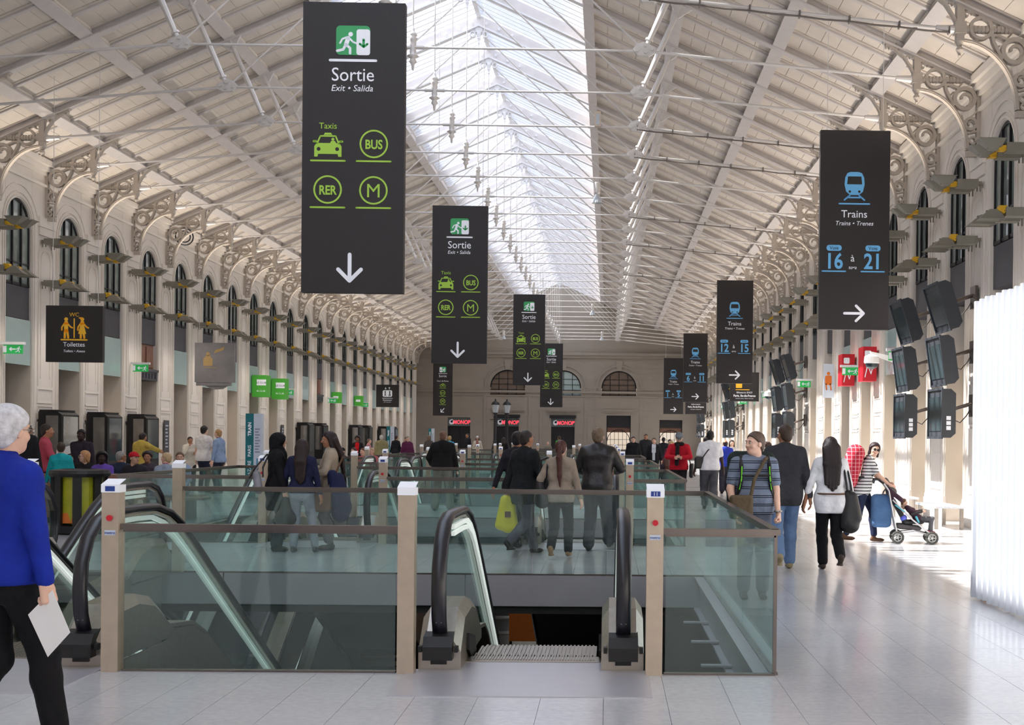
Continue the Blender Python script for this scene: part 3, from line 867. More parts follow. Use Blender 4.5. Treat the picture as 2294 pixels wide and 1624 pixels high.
# power cables clipped under some of the right-hand ties
for i in (7, 10, 11, 14, 16, 19):
    mb = MB(); y = TY(i); pts = []
    for q in range(13):
        a = 9.0 + (NODE[0] - 9.0) * q / 12
        pts.append((CX + a, y - .04, BRK[1] + (NODE[1] - BRK[1]) * q / 12 - .06 - .012 * (q % 2)))
    mb.path(pts, .016, 6)
    for q in range(0, 13, 2): mb.box(pts[q][0] - .012, pts[q][0] + .012, y - .07, y + .03, pts[q][2] - .02, pts[q][2] + .09)
    mb.v = [(v[0] - CX, v[1] - y, v[2]) for v in mb.v]
    mb.build('power_cable', M_rodd, TRUSS[i])
# round air duct hugging the wall behind one left bracket
mb = MB()
ring = [(.27 * math.cos(2 * PI * q / 20), 0, .27 * math.sin(2 * PI * q / 20)) for q in range(21)]
for r in (.18, .27): mb.path([(r * math.cos(2 * PI * q / 20), .02 * r, r * math.sin(2 * PI * q / 20)) for q in range(21)], .022, 6)
o = mb.build('cable_coil', M_boot, None, (CX - 9.95, TY(14) + .5, 7.86), .5)
tag(o, 'coil of dark cable hung beside a left wall roof bracket', 'cable')

# ------------------------------------------------------------------ floodlights on every pilaster
def flood_meshes(sd, up):
    s = -sd      # towards the hall
    b = MB(); b.box(*sorted((s * -.02, s * .36)), -.11, .11, -.07, .07); b.box(*sorted((s * -.10, s * -.02)), -.06, .06, -.02, .04)
    b.tube((s * -.07, -.05, .03), (s * -.07, -.05, -.14), .014, 5); b.tube((s * -.04, .05, .03), (s * -.04, .05, -.12), .014, 5)
    k = MB(); k.box(*sorted((s * .33, s * .45)), -.07, .07, -.05 if up else .02, .03 if up else .10)
    k.prism([(s * .36, -.09, 0), (s * .48, -.09, .06 if not up else -.06), (s * .48, -.09, .02 if not up else -.02), (s * .38, -.09, -.03 if not up else .03)], (0, .18, 0))
    r = MB()
    z0, z1 = (-.04, .13) if up else (.04, -.13)
    # open tray with slanted cheeks
    lo = [(s * .45, -.06, z0), (s * .60, -.06, z0), (s * .60, .06, z0), (s * .45, .06, z0)]
    hi = [(s * .38, -.14, z1), (s * .80, -.14, z1), (s * .80, .14, z1), (s * .38, .14, z1)]
    r.add(lo + hi, [(0, 1, 2, 3), (0, 4, 5, 1), (1, 5, 6, 2), (2, 6, 7, 3), (3, 7, 4, 0)])
    r.box(*sorted((s * .37, s * .81)), -.15, -.135, min(z1, z1 * .9), max(z1, z1 * .9)); r.box(*sorted((s * .37, s * .81)), .135, .15, min(z1, z1 * .9), max(z1, z1 * .9))
    r.tube((s * .45, 0, z0 * .3), (s * .65, 0, z0 * .3), .02, 6)
    return b.mesh('ballast_box', M_lampgrey), k.mesh('knuckle', M_yellow), r.mesh('reflector', M_lampgrey)
for sd in (-1, 1):
    X = CX + sd * (HALF - .13)
    side = 'left' if sd < 0 else 'right'
    fm = {u: flood_meshes(sd, u) for u in (True, False)}
    ORD = ['first', 'second', 'third', 'fourth', 'fifth', 'sixth', 'seventh', 'eighth', 'ninth', 'tenth', 'eleventh', 'twelfth', 'thirteenth', 'fourteenth', 'fifteenth', 'sixteenth', 'seventeenth', 'eighteenth', 'nineteenth', 'twentieth',
           'twenty-first', 'twenty-second', 'twenty-third', 'twenty-fourth', 'twenty-fifth', 'twenty-sixth']
    for i in bays(sd):
        if i > 31 or i < (10 if sd < 0 else 7): continue
        n = i - (10 if sd < 0 else 7)
        for up, z in ((True, 6.26), (False, 5.24)):
            for t, dz in ((-.24, 0), (.24, 0)):
                b, k, r = fm[up]
                f = obj('floodlight', b, None, (X, TY(i) + t, z + dz))
                obj('knuckle', k, f); obj('reflector', r, f)
                kind = 'upward floodlight' if up else 'downward floodlight'
                pos = 'nearer' if t < 0 else 'farther'
                if n < 26:
                    lab = '%s, %s of its pair, on the %s pilaster from the photo\'s %s edge' % (kind, pos, ORD[n], side)
                else:
                    lab = 'small distant %s, %s of its pair, far along the %s wall' % (kind, pos, side)
                tag(f, lab, 'floodlight', '%s row of floodlights on the %s wall' % ('upper' if up else 'lower', side))
        ld = bpy.data.lights.new('flood_beam', 'SPOT')
        ld.energy = FLOOD; ld.color = (1.0, .88, .76); ld.spot_size = 2.6; ld.spot_blend = .8; ld.shadow_soft_size = .12
        lo = bpy.data.objects.new('flood_beam', ld); COL.objects.link(lo)
        lo.location = (X - sd * .75, TY(i), 6.48)
        lo.rotation_euler = Vector((-sd * .55, 0, 1)).to_track_quat('-Z', 'Y').to_euler()
        ld = bpy.data.lights.new('flood_beam', 'SPOT')
        ld.energy = FLOOD * .8; ld.color = (1.0, .90, .80); ld.spot_size = 2.4; ld.spot_blend = .8; ld.shadow_soft_size = .12
        lo = bpy.data.objects.new('flood_beam', ld); COL.objects.link(lo)
        lo.location = (X - sd * .75, TY(i), 5.04)
        lo.rotation_euler = Vector((-sd * .3, 0, -1)).to_track_quat('-Z', 'Y').to_euler()
# ------------------------------------------------------------------ text helper (letters become flat meshes)
TXT = {}
TEXT_CURVES = []
def text(name, s, size, m, parent, loc, align='CENTER', shear=0.0, rz=0.0, bold=0.0, rot=None, sx=1.0):
    """lettering standing in the xz plane facing -y; the curves are turned into meshes in one go at the end"""
    key = (s, size, align, shear, m.name, bold)
    if key not in TXT:
        c = bpy.data.curves.new('lettering', 'FONT')
        c.body = s; c.size = size; c.align_x = align; c.align_y = 'BOTTOM_BASELINE'; c.shear = shear
        c.extrude = .002; c.offset = bold; c.resolution_u = 3
        c.materials.append(m)
        TXT[key] = c
        TEXT_CURVES.append((key, []))
    o = obj(name, TXT[key], parent, loc, rot=rot if rot is not None else (PI / 2, 0, rz))
    if sx != 1.0: o.scale = (sx, 1, 1)
    for k, l in TEXT_CURVES:
        if k == key: l.append((name, o))
    return o
def bake_text():
    dg = bpy.context.evaluated_depsgraph_get()
    made = []
    for key, l in TEXT_CURVES:
        me = bpy.data.meshes.new_from_object(l[0][1].evaluated_get(dg))
        made.append((me, l))
    for me, l in made:
        for name, o in l:
            n = bpy.data.objects.new('lettering', me); COL.objects.link(n)
            n.parent = o.parent; n.location = o.location; n.rotation_euler = o.rotation_euler; n.scale = o.scale
            bpy.data.objects.remove(o)

# ------------------------------------------------------------------ glass balustrades round the wells
RH = .99
def balustrade(runs, name_label, group=None):
    """runs: list of (x0,y0,x1,y1) straight pieces of one connected balustrade"""
    root = empty('glass_balustrade', (runs[0][0], runs[0][1], 0))
    ox, oy = runs[0][0], runs[0][1]
    for (x0, y0, x1, y1) in runs:
        L = math.hypot(x1 - x0, y1 - y0); a = math.atan2(y1 - y0, x1 - x0)
        n = max(1, round(L / 1.95))
        for q in range(n):
            s0 = L * q / n + .006; s1 = L * (q + 1) / n - .006
            MB().box(s0, s1, -.006, .006, -.05, RH - .03).build('glass_panel', M_glass, root, (x0 - ox, y0 - oy, 0), a)
        r = MB().box(-.02, L + .02, -.03, .03, RH - .04, RH).box(0, L, -.012, .012, RH - .055, RH - .04)
        r.build('handrail', M_rail, root, (x0 - ox, y0 - oy, 0), a)
        MB().box(0, L, -.025, .025, -.02, .012).build('base_channel', M_rail, root, (x0 - ox, y0 - oy, 0), a)
    tag(root, name_label, 'balustrade', group)
    return root
def steel_post(x, y, label, cap='11', button=True, group=None, face=-1):
    root = MB().box(-.056, .056, -.056, .056, 0, 1.215).build('steel_post', M_champ, None, (x, y, 0))
    c = MB().box(-.06, .06, -.06, .06, 1.2, 1.25)
    c.prism([(-.06, -.06, 1.25), (.06, -.06, 1.25), (.06, .06, 1.285), (-.06, .06, 1.285), ], (0, 0, .003))
    cp = c.build('cap_label', M_signw, root)
    if cap:
        MB().box(-.032, .032, -.0615, -.06, 1.208, 1.242).build('blue_patch', M_bluep, cp)
        if cap != ' ': text('number', cap, .036, M_signw, cp, (0, -.062, 1.212))
    if button:
        MB().lathe([(.02, 0), (.02, .012), (.012, .018)], (0, -.056 - .018, 1.03), 12, axis='Y').build('red_button', M_red, root)
        MB().box(-.04, .04, -.058, -.056, .985, 1.075).build('button_plate', M_champ, root)
        st = MB().box(-.036, .036, -.0575, -.056, .915, .948).build('sticker', M_totemw, root)
        text('lettering', 'metro', .028, M_bluep, st, (0, -.058, .922))
    tag(root, label, 'post', group)
    return root
M_bluep = mat('blue_print', srgb(40, 70, 150), .5, var=.05)
EA, EB, EC = -.515, -4.2, -5.8       # axes of the escalators
for k, (a, b) in enumerate(PITS):
    wn_ = ['nearest', 'second', 'third', 'fourth', 'fifth', 'sixth'][k]
    g = 'balustrades of the escalator wells'
    balustrade([(.39, a, 1.14, a), (1.14, a, 1.14, b), (1.14, b, -4.88, b)], 'glass balustrade along the right side and far edge of the %s well' % wn_, g)
    balustrade([(-3.25, a, -1.42, a)], 'glass balustrade between the two escalator heads at the %s well' % wn_, g)
    balustrade([(-5.15, a, -7.2, a), (-7.2, a, -7.2, b), (-7.2, b, -6.71, b)], 'glass balustrade along the left side of the %s well' % wn_, g)
    gp = 'posts beside the escalators'
    for x, y, cap, bt, lab in ((.32, a, '11' if k == 0 else ' ', True, 'champagne steel post right of the right-hand escalator'),
                               (-1.35, a, '', False, 'champagne steel post with white cap left of the right-hand escalator'),
                               (-3.32, a, ' ', True, 'champagne steel post with red button right of the left-hand escalator'),
                               (-5.08, a, ' ', True, 'champagne steel post left of the left-hand escalator'),
                               (-4.95, b, '', False, 'champagne steel post right of the far-side escalator'),
                               (-6.64, b, '', False, 'champagne steel post left of the far-side escalator')):
        steel_post(x, y, lab + ', %s well' % wn_, cap, bt, gp)
    MB().box(1.128, 1.152, a - .012, a + .012, 0, RH).build('corner_bar', M_rail, floor)

# ------------------------------------------------------------------ escalators
DROP = 4.6; T30 = math.tan(math.radians(30))
def rail_path():
    P = [(-.26, .16), (-.35, .24), (-.41, .37), (-.43, .53), (-.405, .71), (-.31, .87), (-.16, .98), (.05, 1.03), (.6, 1.03), (.95, 1.02), (1.25, .96), (1.5, .86), (1.8, .70)]
    y, z = P[-1]
    ye = y + (z + DROP - .95) / T30
    P += [(ye, z - (ye - y) * T30), (ye + .4, -DROP + .9), (ye + 1.0, -DROP + .86), (ye + 1.2, -DROP + .6), (ye + 1.0, -DROP + .3)]
    return P
RP = rail_path()
ES = {}
for sd in (-1, 1):
    k = 'L' if sd < 0 else 'R'
    x = sd * .63
    mb = MB(); mb.path([(x, y, z) for y, z in RP], .052, 12, ry=.03, side=(1, 0, 0)); ES['handrail' + k] = mb.mesh('handrail', M_rubber, True)
    mb = MB()
    mb.ribbon([(x - .02, y, z - .045) for y, z in RP[2:-1]], .02, (.04, 0, 0)); ES['guide' + k] = mb.mesh('rail_guide', M_steel)
    mb = MB()
    # lit strip under the handrail, on the inner face
    sp = [(y + .03 * (i < 3), z - .085) for i, (y, z) in enumerate(RP[7:15])]
    mb.ribbon([(x - sd * .03 - .012, y, z) for y, z in sp], .035, (.024, 0, 0))
    mb.ribbon([(x - sd * .03 - .012, y, z - .05) for y, z in sp], .03, (.024, 0, 0)); ES['strip' + k] = mb.mesh('light_strip', M_strip)
    mb = MB()
    top = [(y + (.04 if y < .1 else 0), z - .035) for y, z in RP[2:14]]
    low = [(y, z - .85) for y, z in reversed(RP[10:14])] + [(.6, .36), (.1, .30), (-.2, .34)]
    mb.prism([(x - .005, y, z) for y, z in top + low], (.01, 0, 0)); ES['glass' + k] = mb.mesh('balustrade_glass', M_escglass)
    # steel newel base with a chamfered hood and the skirt running down
    mb = MB()
    x0, x1 = sorted((x - sd * .15, x + sd * .14))
    side = [(-.40, 0), (-.40, .20), (-.16, .40), (.28, .42), (.60, .36), (.85, .22), (1.0, .06), (1.0, 0)]
    c0 = .05
    mb.prism([(x0 + c0, y, z) for y, z in side], (x1 - x0 - 2 * c0, 0, 0))
    for xa, xb in ((x0, x0 + c0), (x1 - c0, x1)):
        lo = [(y, max(0, z - .075) if z > .1 else z) for y, z in side]
        A = [(xa if xa == x0 else xb, y, z) for y, z in lo]; B = [(xb if xa == x0 else xa, y, z) for y, z in side]
        n = len(side)
        mb.add(A + B, [(i, (i + 1) % n, (i + 1) % n + n, i + n) for i in range(n)] + [tuple(range(n))])
    ES['newel' + k] = mb.mesh('newel_base', M_steel)
    mb = MB()
    mb.prism([(x - .10, y, z) for y, z in ((-.49, .08), (-.49, .17), (-.44, .235), (-.2, .28), (-.2, .08))], (.20, 0, 0))
    mb.box(x - .135, x - .11, -.46, -.40, .13, .17).box(x + .11, x + .135, -.46, -.40, .13, .17)
    ES['boot' + k] = mb.mesh('handrail_boot', M_boot)
    mb = MB().box(x - .055, x + .055, -.412, -.399, .04, .085); ES['plate' + k] = mb.mesh('maker_plate', M_boot)
    mb = MB().prism([(x - sd * .15, y, z) for y, z in ((-.05, .2), (.35, .12), (.45, -.02), (.15, -.02), (-.05, .08))], (-sd * .02, 0, 0)); ES['bump' + k] = mb.mesh('skirt_guard', M_boot)
    mb = MB()
    run = [(.9, .06), (1.5, 0.0), (1.8, -.12)]
    ye = 1.8 + (DROP - .2) / T30
    run += [(ye, -DROP + .12), (ye + 1.2, -DROP + .05)]
    mb.prism([(x + sd * .14, y, z) for y, z in run] + [(x + sd * .14, y, z) for y, z in ((ye + 1.2, -DROP), (ye - .4, -DROP), (1.2, -.95), (0.0, -.95), (0.0, -.02), (.9, -.02))], (-sd * .02, 0, 0))
    mb.ribbon([(x - .13, y, z + .03) for y, z in run], .03, (.26, 0, 0))
    ES['skirt' + k] = mb.mesh('side_cladding', M_steel)
mb = MB()
mb.prism([(-.7, y, z) for y, z in ((0.0, -.36), (0.0, -.96), (1.2, -.96), (1.8 + (DROP - .2) / T30 - .4, -DROP + .01), (1.8 + (DROP - .2) / T30, -DROP + .01), (1.9, -.5))], (1.4, 0, 0))
ES['truss'] = mb.mesh('truss_casing', M_lceil)
mb = MB().box(-.48, .48, -.12, .10, -.02, .010)
for q in range(44): mb.box(-.44 + q * .02, -.43 + q * .02, -.06, .2, .010, .016)
ES['comb'] = mb.mesh('comb_plate', M_steel)
M_fplate = mat('pale_floor_plate', srgb(196, 194, 200), .28, metal=.35, var=.03, scale=8)
ES['landing'] = MB().box(-.83, .80, -1.28, -.40, -.01, .006).box(-.48, .48, -.40, -.12, -.01, .006).mesh('landing_plate', M_fplate)
mb = MB().box(-.44, .44, 0, .40, -.04, 0).box(-.44, .44, 0, .03, -.26, -.04)
for q in range(29): mb.box(-.435 + q * .03, -.42 + q * .03, 0, .40, 0, .008)
ES['step'] = mb.mesh('step', M_steel)
def escalator(x, y, rz, label, nsteps=18):
    root = empty('escalator', (x, y, 0), rz)
    for k in 'LR':
        for key, nm in (('handrail', 'handrail'), ('guide', 'rail_guide'), ('strip', 'light_strip'), ('glass', 'balustrade_glass'), ('newel', 'newel_base'), ('boot', 'handrail_boot'), ('plate', 'maker_plate'), ('bump', 'skirt_guard'), ('skirt', 'side_cladding')):
            obj(nm, ES[key + k], root)
    for key, nm in (('truss', 'truss_casing'), ('comb', 'comb_plate'), ('landing', 'landing_plate')): obj(nm, ES[key], root)
    yy, zz = .2, -.005
    for q in range(nsteps):
        obj('step', ES['step'], root, (0, yy, zz))
        yy += .4
        zz -= .4 * T30 * (.25 if q == 0 else .8 if q == 1 else 1)
        if zz < -DROP: break
    tag(root, label, 'escalator', 'escalators of the hall')
    return root
NM = ['nearest', 'second', 'third', 'fourth']
for k in range(4):
    a, b = PITS[k]
    escalator(EA, a + .5, 0, 'right-hand escalator going down from the near edge of the %s well' % NM[k], 20 if k < 2 else 6)
    escalator(EB, a + .5, 0, 'left-hand escalator going down from the near edge of the %s well' % NM[k], 20 if k < 2 else 6)
    escalator(EC, b - .30, PI, 'escalator going down towards the camera from the far edge of the %s well' % NM[k], 20 if k < 2 else 6)

# ------------------------------------------------------------------ what shows on the level below
kr = empty('orange_stand', (-2.15, 33.5, -4.6))
MB().box(-.45, .45, -.2, .2, .75, 1.75).build('panel', M_orange, kr)
for x in (-.42, .42):
    for y in (-.17, .17): MB().tube((x, y, 0), (x, y, .8), .025, 8).build('leg', M_rail, kr)
for z in (.3, .55): MB().tube((-.42, -.17, z), (.42, -.17, z), .015, 6).build('bar', M_rail, kr)
tag(kr, 'orange panel stand on legs seen down on the lower level', 'stand')
sh = empty('display_shelf', (-2.35, 36.2, -4.6))
MB().box(-.92, .92, -.2, .25, 1.45, 2.25).build('back_panel', M_totemw, sh)
for z in (.5, .95, 1.4): MB().box(-.92, .92, -.3, .2, z, z + .03).build('shelf', M_steel, sh)
for x in (-.92, .89): MB().box(x, x + .03, -.3, .25, 0, 2.3).build('upright', M_rail, sh)
tag(sh, 'pale display shelf with steel uprights on the lower level', 'shelf')
st = empty('high_stool', (1.35, 20.5, -4.6))
MB().lathe([(.0, .72), (.2, .72), (.2, .78), (.0, .79)], (0, 0, 0), 16).build('seat', M_boot, st)
for q in range(4):
    a = PI / 4 + q * PI / 2
    MB().tube((.15 * math.cos(a), .15 * math.sin(a), .73), (.22 * math.cos(a), .22 * math.sin(a), 0), .014, 6).build('leg', M_rail, st)
MB().path([(.19 * math.cos(2 * PI * q / 16), .19 * math.sin(2 * PI * q / 16), .3) for q in range(17)], .01, 6).build('foot_ring', M_rail, st)
tag(st, 'black high stool with thin legs on the lower level', 'stool')
lb = balustrade([(-4.6, 29.9, -3.0, 29.9), (-3.0, 29.9, .2, 29.9)], 'low glass balustrade standing on the lower level')
lb.location.z = -4.6
for (x, y) in ((-3.6, 18), (-3.6, 38), (-3.6, 56)):
    ld = bpy.data.lights.new('lower_lamp', 'AREA'); ld.energy = 35; ld.size = 3; ld.color = (1, .9, .78)
    lo = bpy.data.objects.new('lower_lamp', ld); COL.objects.link(lo); lo.location = (x, y - 1.2, -.5)
# ------------------------------------------------------------------ hanging signs
class Print:
    """thin flat printing in the xz plane, front face towards -y"""
    def __init__(s, y=-.064, dep=.004):
        s.mb = MB(); s.y = y; s.d = dep; s.mats = []
    def mi(s, m):
        if m not in s.mats: s.mats.append(m)
        return s.mats.index(m)
    def poly(s, pts, m, lift=0):
        s.mb.prism([(x, s.y - lift, z) for x, z in pts], (0, s.d, 0), s.mi(m)); return s
    def rect(s, x0, x1, z0, z1, m, lift=0): return s.poly([(x0, z0), (x1, z0), (x1, z1), (x0, z1)], m, lift)
    def rrect(s, x0, x1, z0, z1, r, m, lift=0):
        pts = []
        for cx, cz, a in ((x1 - r, z0 + r, -PI / 2), (x1 - r, z1 - r, 0), (x0 + r, z1 - r, PI / 2), (x0 + r, z0 + r, PI)):
            pts += arc(cx, cz, r, a, a + PI / 2, 5)
        return s.poly(pts, m, lift)
    def disc(s, x, z, r, m, lift=0, n=18): return s.poly(arc(x, z, r, 0, 2 * PI * (1 - 1 / n), n - 1), m, lift)
    def ring(s, x, z, r, w, m, n=28):
        s.mb.ribbon([(px, s.y, pz) for px, pz in arc(x, z, r, 0, 2 * PI, n)], w, (0, s.d, 0), s.mi(m)); return s
    def stroke(s, pts, w, m, lift=0):
        for (a, b), (c, d) in zip(pts, pts[1:]):
            L = math.hypot(c - a, d - b) or 1e-6
            nx, nz = -(d - b) / L * w / 2, (c - a) / L * w / 2
            s.poly([(a + nx, b + nz), (c + nx, d + nz), (c - nx, d - nz), (a - nx, b - nz)], m, lift)
        for a, b in pts: s.disc(a, b, w / 2, m, lift, 10)
        return s
    def build(s, name, parent): return s.mb.build(name, s.mats, parent)
def scaled(k, ox, oz): return lambda pts: [(ox + x * k, oz + z * k) for x, z in pts]
def running_man(p, ox, oz, k, m, lift=.003):
    T = scaled(k, ox, oz)
    p.disc(ox + .16 * k, oz + .83 * k, .10 * k, m, lift)
    p.stroke(T([(.05, .66), (-.04, .36)]), .19 * k, m, lift)
    p.stroke(T([(.08, .68), (.26, .50), (.40, .44)]), .08 * k, m, lift)
    p.stroke(T([(0, .70), (-.2, .62), (-.30, .44)]), .08 * k, m, lift)
    p.stroke(T([(-.02, .36), (.14, .22), (.14, 0)]), .11 * k, m, lift)
    p.stroke(T([(-.06, .36), (-.16, .16), (-.42, .10)]), .11 * k, m, lift)
def down_arrow(p, x, z0, z1, w, m, t=.045):
    p.stroke([(x, z1), (x, z0 + .01)], t, m); p.stroke([(x - w / 2, z0 + w / 2), (x, z0)], t, m, .0012); p.stroke([(x + w / 2, z0 + w / 2), (x, z0)], t, m, .0018)
def right_arrow(p, x0, x1, z, w, m, t=.045):
    p.stroke([(x0, z), (x1 - .01, z)], t, m); p.stroke([(x1 - w / 2, z + w / 2), (x1, z)], t, m, .0012); p.stroke([(x1 - w / 2, z - w / 2), (x1, z)], t, m, .0018)
def taxi(p, ox, oz, k, m):
    T = scaled(k, ox, oz)
    p.poly(T([(-.5, .0), (-.38, .0), (-.36, .1), (.36, .1), (.38, 0), (.5, 0), (.5, .38), (.42, .5), (-.42, .5), (-.5, .38)]), m)
    p.stroke(T([(-.4, .48), (-.28, .76), (.28, .76), (.4, .48)]), .055 * k, m)
    p.stroke(T([(-.52, .56), (-.44, .56)]), .08 * k, m); p.stroke(T([(.44, .56), (.52, .56)]), .08 * k, m)
    p.poly(T([(-.16, .80), (.16, .80), (.11, .88), (-.11, .88)]), m)
    p.disc(ox + .18 * k, oz + .64 * k, .055 * k, m); p.poly(T([(.08, .5), (.3, .5), (.25, .58), (.12, .58)]), m)
    for s in (-1, 1): p.disc(ox + s * .34 * k, oz + .28 * k, .07 * k, M_sign, .002)
def bike(p, ox, oz, k, m):
    T = scaled(k, ox, oz)
    for s in (-1, 1): p.ring(ox + s * .28 * k, oz + .25 * k, .2 * k, .05 * k, m, 16)
    p.stroke(T([(-.28, .25), (-.1, .6), (.2, .6), (.28, .25)]), .05 * k, m); p.stroke(T([(-.1, .6), (0, .25), (.2, .6)]), .05 * k, m)
def sign_board(x, y, z0, w, h, label, rz=0.0, m=None, wires=True, th=.12):
    b = MB().box(-w / 2, w / 2, -th / 2, th / 2, 0, h)
    o = b.build('hanging_sign', m or M_sign, None, (x, y, z0), rz)
    if wires:
        for s in (-.4, .4): MB().tube((s * w, 0, h - .02), (s * w, 0, roofz(abs(x + s * w - CX), .3 if abs(x + s * w - CX) < 3 else .19) - z0), .006, 5).build('suspension_wire', M_rod, o)
    tag(o, label, 'sign', 'hanging direction signs')
    return o
def exit_picto(p, cx, z0, w, h, mirror=False):
    p.rrect(cx - w / 2, cx + w / 2, z0, z0 + h, .05, M_exitg)
    s = -1 if mirror else 1
    p.rrect(min(cx + s * .10 * w, cx + s * .5 * w), max(cx + s * .10 * w, cx + s * .5 * w), z0, z0 + h * .88, .03, M_signw, .0015)
    running_man(p, cx - s * .18 * w, z0 + .02, h * .78, M_signw)
    ax = cx + s * .31 * w
    p.stroke([(ax, z0 + h * .52), (ax, z0 + h * .3)], .03, M_exitg, .003)
    p.stroke([(ax - .045, z0 + h * .38), (ax, z0 + h * .28), (ax + .045, z0 + h * .38)], .026, M_exitg, .003)
def sortie(x, y, z0, label):
    h = 3.42
    o = sign_board(x, y, z0, 1.2, h, label)
    p = Print(); exit_picto(p, -.01, 2.80, .40, .345); p.build('exit_pictogram', o)
    p = Print(); p.stroke([(-.28, 2.737), (.26, 2.737)], .03, M_signw); p.build('rule', o)
    p = Print(); down_arrow(p, -.03, .14, .45, .27, M_signw); p.build('arrow', o)
    text('lettering', 'Sortie', .225, M_signw, o, (-.01, -.064, 2.495), sx=.93)
    text('lettering', 'Exit \u2022 Salida', .105, M_signw, o, (-.02, -.064, 2.375), shear=.2)
    text('lettering', 'Taxis', .10, M_signg, o, (-.296, -.064, 1.93))
    p = Print(); taxi(p, -.296, 1.60, .32, M_signg); p.build('taxi_pictogram', o)
    for cx, cz in ((.243, 1.757), (-.296, 1.213), (.243, 1.21)): Print().ring(cx, cz, .158, .02, M_signg).build('ring', o)
    for cx in (-.296, .243):
        for cz in (1.553, 1.003): Print().stroke([(cx - .2, cz), (cx + .2, cz)], .02, M_signg).build('rule', o)
    text('lettering', 'BUS', .15, M_signg, o, (.243, -.064, 1.70), bold=.004, sx=.8)
    text('lettering', 'RER', .15, M_signg, o, (-.296, -.064, 1.156), bold=.004, sx=.8)
    text('lettering', 'M', .23, M_signg, o, (.243, -.064, 1.128))
    return o
sortie(-3.05, 14.9, 3.28, 'largest black exit sign with lime taxi and bus symbols, top centre left')
sortie(-3.27, 27.3, 3.18, 'black exit sign hung second behind the largest exit sign')
sortie(-3.04, 47.3, 3.55, 'black exit sign hung third in line, above the suited man')
sortie(-3.10, 67.2, 3.20, 'smallest black exit sign, half hidden by the third one')
def train_icon(p, cx, z0, k, m):
    T = scaled(k, cx, z0)
    p.poly(T([(-.30, .30), (-.36, .55), (-.34, .80), (-.26, .96), (-.14, 1.0), (.14, 1.0), (.26, .96), (.34, .80), (.36, .55), (.30, .30), (.16, .18), (-.16, .18)]), m)
    p.poly(T([(-.27, .56), (.27, .56), (.24, .84), (-.24, .84)]), M_sign, .002)
    for s in (-1, 1): p.disc(cx + s * .17 * k, z0 + .30 * k, .045 * k, M_sign, .002, 12)
    p.stroke(T([(-.17, .16), (-.36, 0)]), .055 * k, m); p.stroke(T([(.17, .16), (.36, 0)]), .055 * k, m); p.stroke(T([(-.25, .09), (.25, .09)]), .05 * k, m)
def trains(x, y, z0, n1, n2, label):
    o = sign_board(x, y, z0, 1.2, 3.42, label)
    p = Print(); train_icon(p, -.01, 2.225, .48, M_signb); p.build('train_pictogram', o)
    text('lettering', 'Trains', .18, M_signw, o, (-.01, -.064, 1.925))
    text('lettering', 'Trains \u2022 Trenes', .105, M_signw, o, (-.01, -.064, 1.79), shear=.2)
    Print().stroke([(-.27, 2.16), (.25, 2.16)], .025, M_signb).build('rule', o)
    for c in (-.35, .32):
        Print().rrect(c - .13, c + .13, 1.35, 1.45, .045, M_signb).build('pill', o); Print().stroke([(c - .2, 1.0), (c + .2, 1.0)], .022, M_signb).build('rule', o)
    p = Print(); right_arrow(p, -.16, .17, .28, .26, M_signw); p.build('arrow', o)
    for c, s in ((-.35, n1), (.32, n2)):
        text('lettering', 'Voie', .085, M_sign, o, (c, -.066, 1.372))
        text('lettering', s, .37, M_signb, o, (c, -.064, 1.05), bold=.008, sx=.85)
    text('lettering', '\u00e0', .17, M_signw, o, (-.03, -.064, 1.17)); text('lettering', 'to\u2022a', .085, M_signw, o, (-.03, -.064, 1.04), shear=.2)
    return o
trains(4.19, 21.5, 3.50, '16', '21', 'largest black trains sign, numbers 16 and 21, before the right wall')
trains(4.15, 41.5, 3.44, '12', '15', 'second black trains sign, numbers 12 and 15, above the ticket office sign')
trains(4.28, 62.2, 3.41, '6', '11', 'third black trains sign, numbers 6 and 11, overlapping the farthest one')
trains(3.93, 76.4, 3.08, '1', '5', 'farthest and smallest black trains sign, numbers 1 and 5')
o = sign_board(-10.36, 78.1, 2.86, 1.2, 3.38, 'narrow black exit sign with bicycle symbol at the far left')
p = Print(); exit_picto(p, 0, 2.7, .40, .345, True); p.stroke([(-.26, 2.62), (.26, 2.62)], .025, M_signw)
bike(p, 0, 1.78, .36, M_signg); p.ring(0, 1.42, .15, .025, M_signg); p.ring(0, .9, .15, .025, M_signg)
for z in (1.72, 1.2, .68): p.stroke([(-.2, z), (.2, z)], .02, M_signg)
p.stroke([(.1, .45), (-.1, .22)], .04, M_signw); p.stroke([(-.1, .4), (-.1, .22), (.08, .22)], .04, M_signw, .001); p.build('pictograms', o)
text('lettering', 'Sortie', .2, M_signw, o, (0, -.064, 2.4)); text('lettering', 'Cour de Rome', .12, M_signw, o, (0, -.064, 2.12)); text('lettering', 'BUS', .13, M_signg, o, (0, -.064, 1.37)); text('lettering', 'M', .2, M_signg, o, (0, -.064, .83))

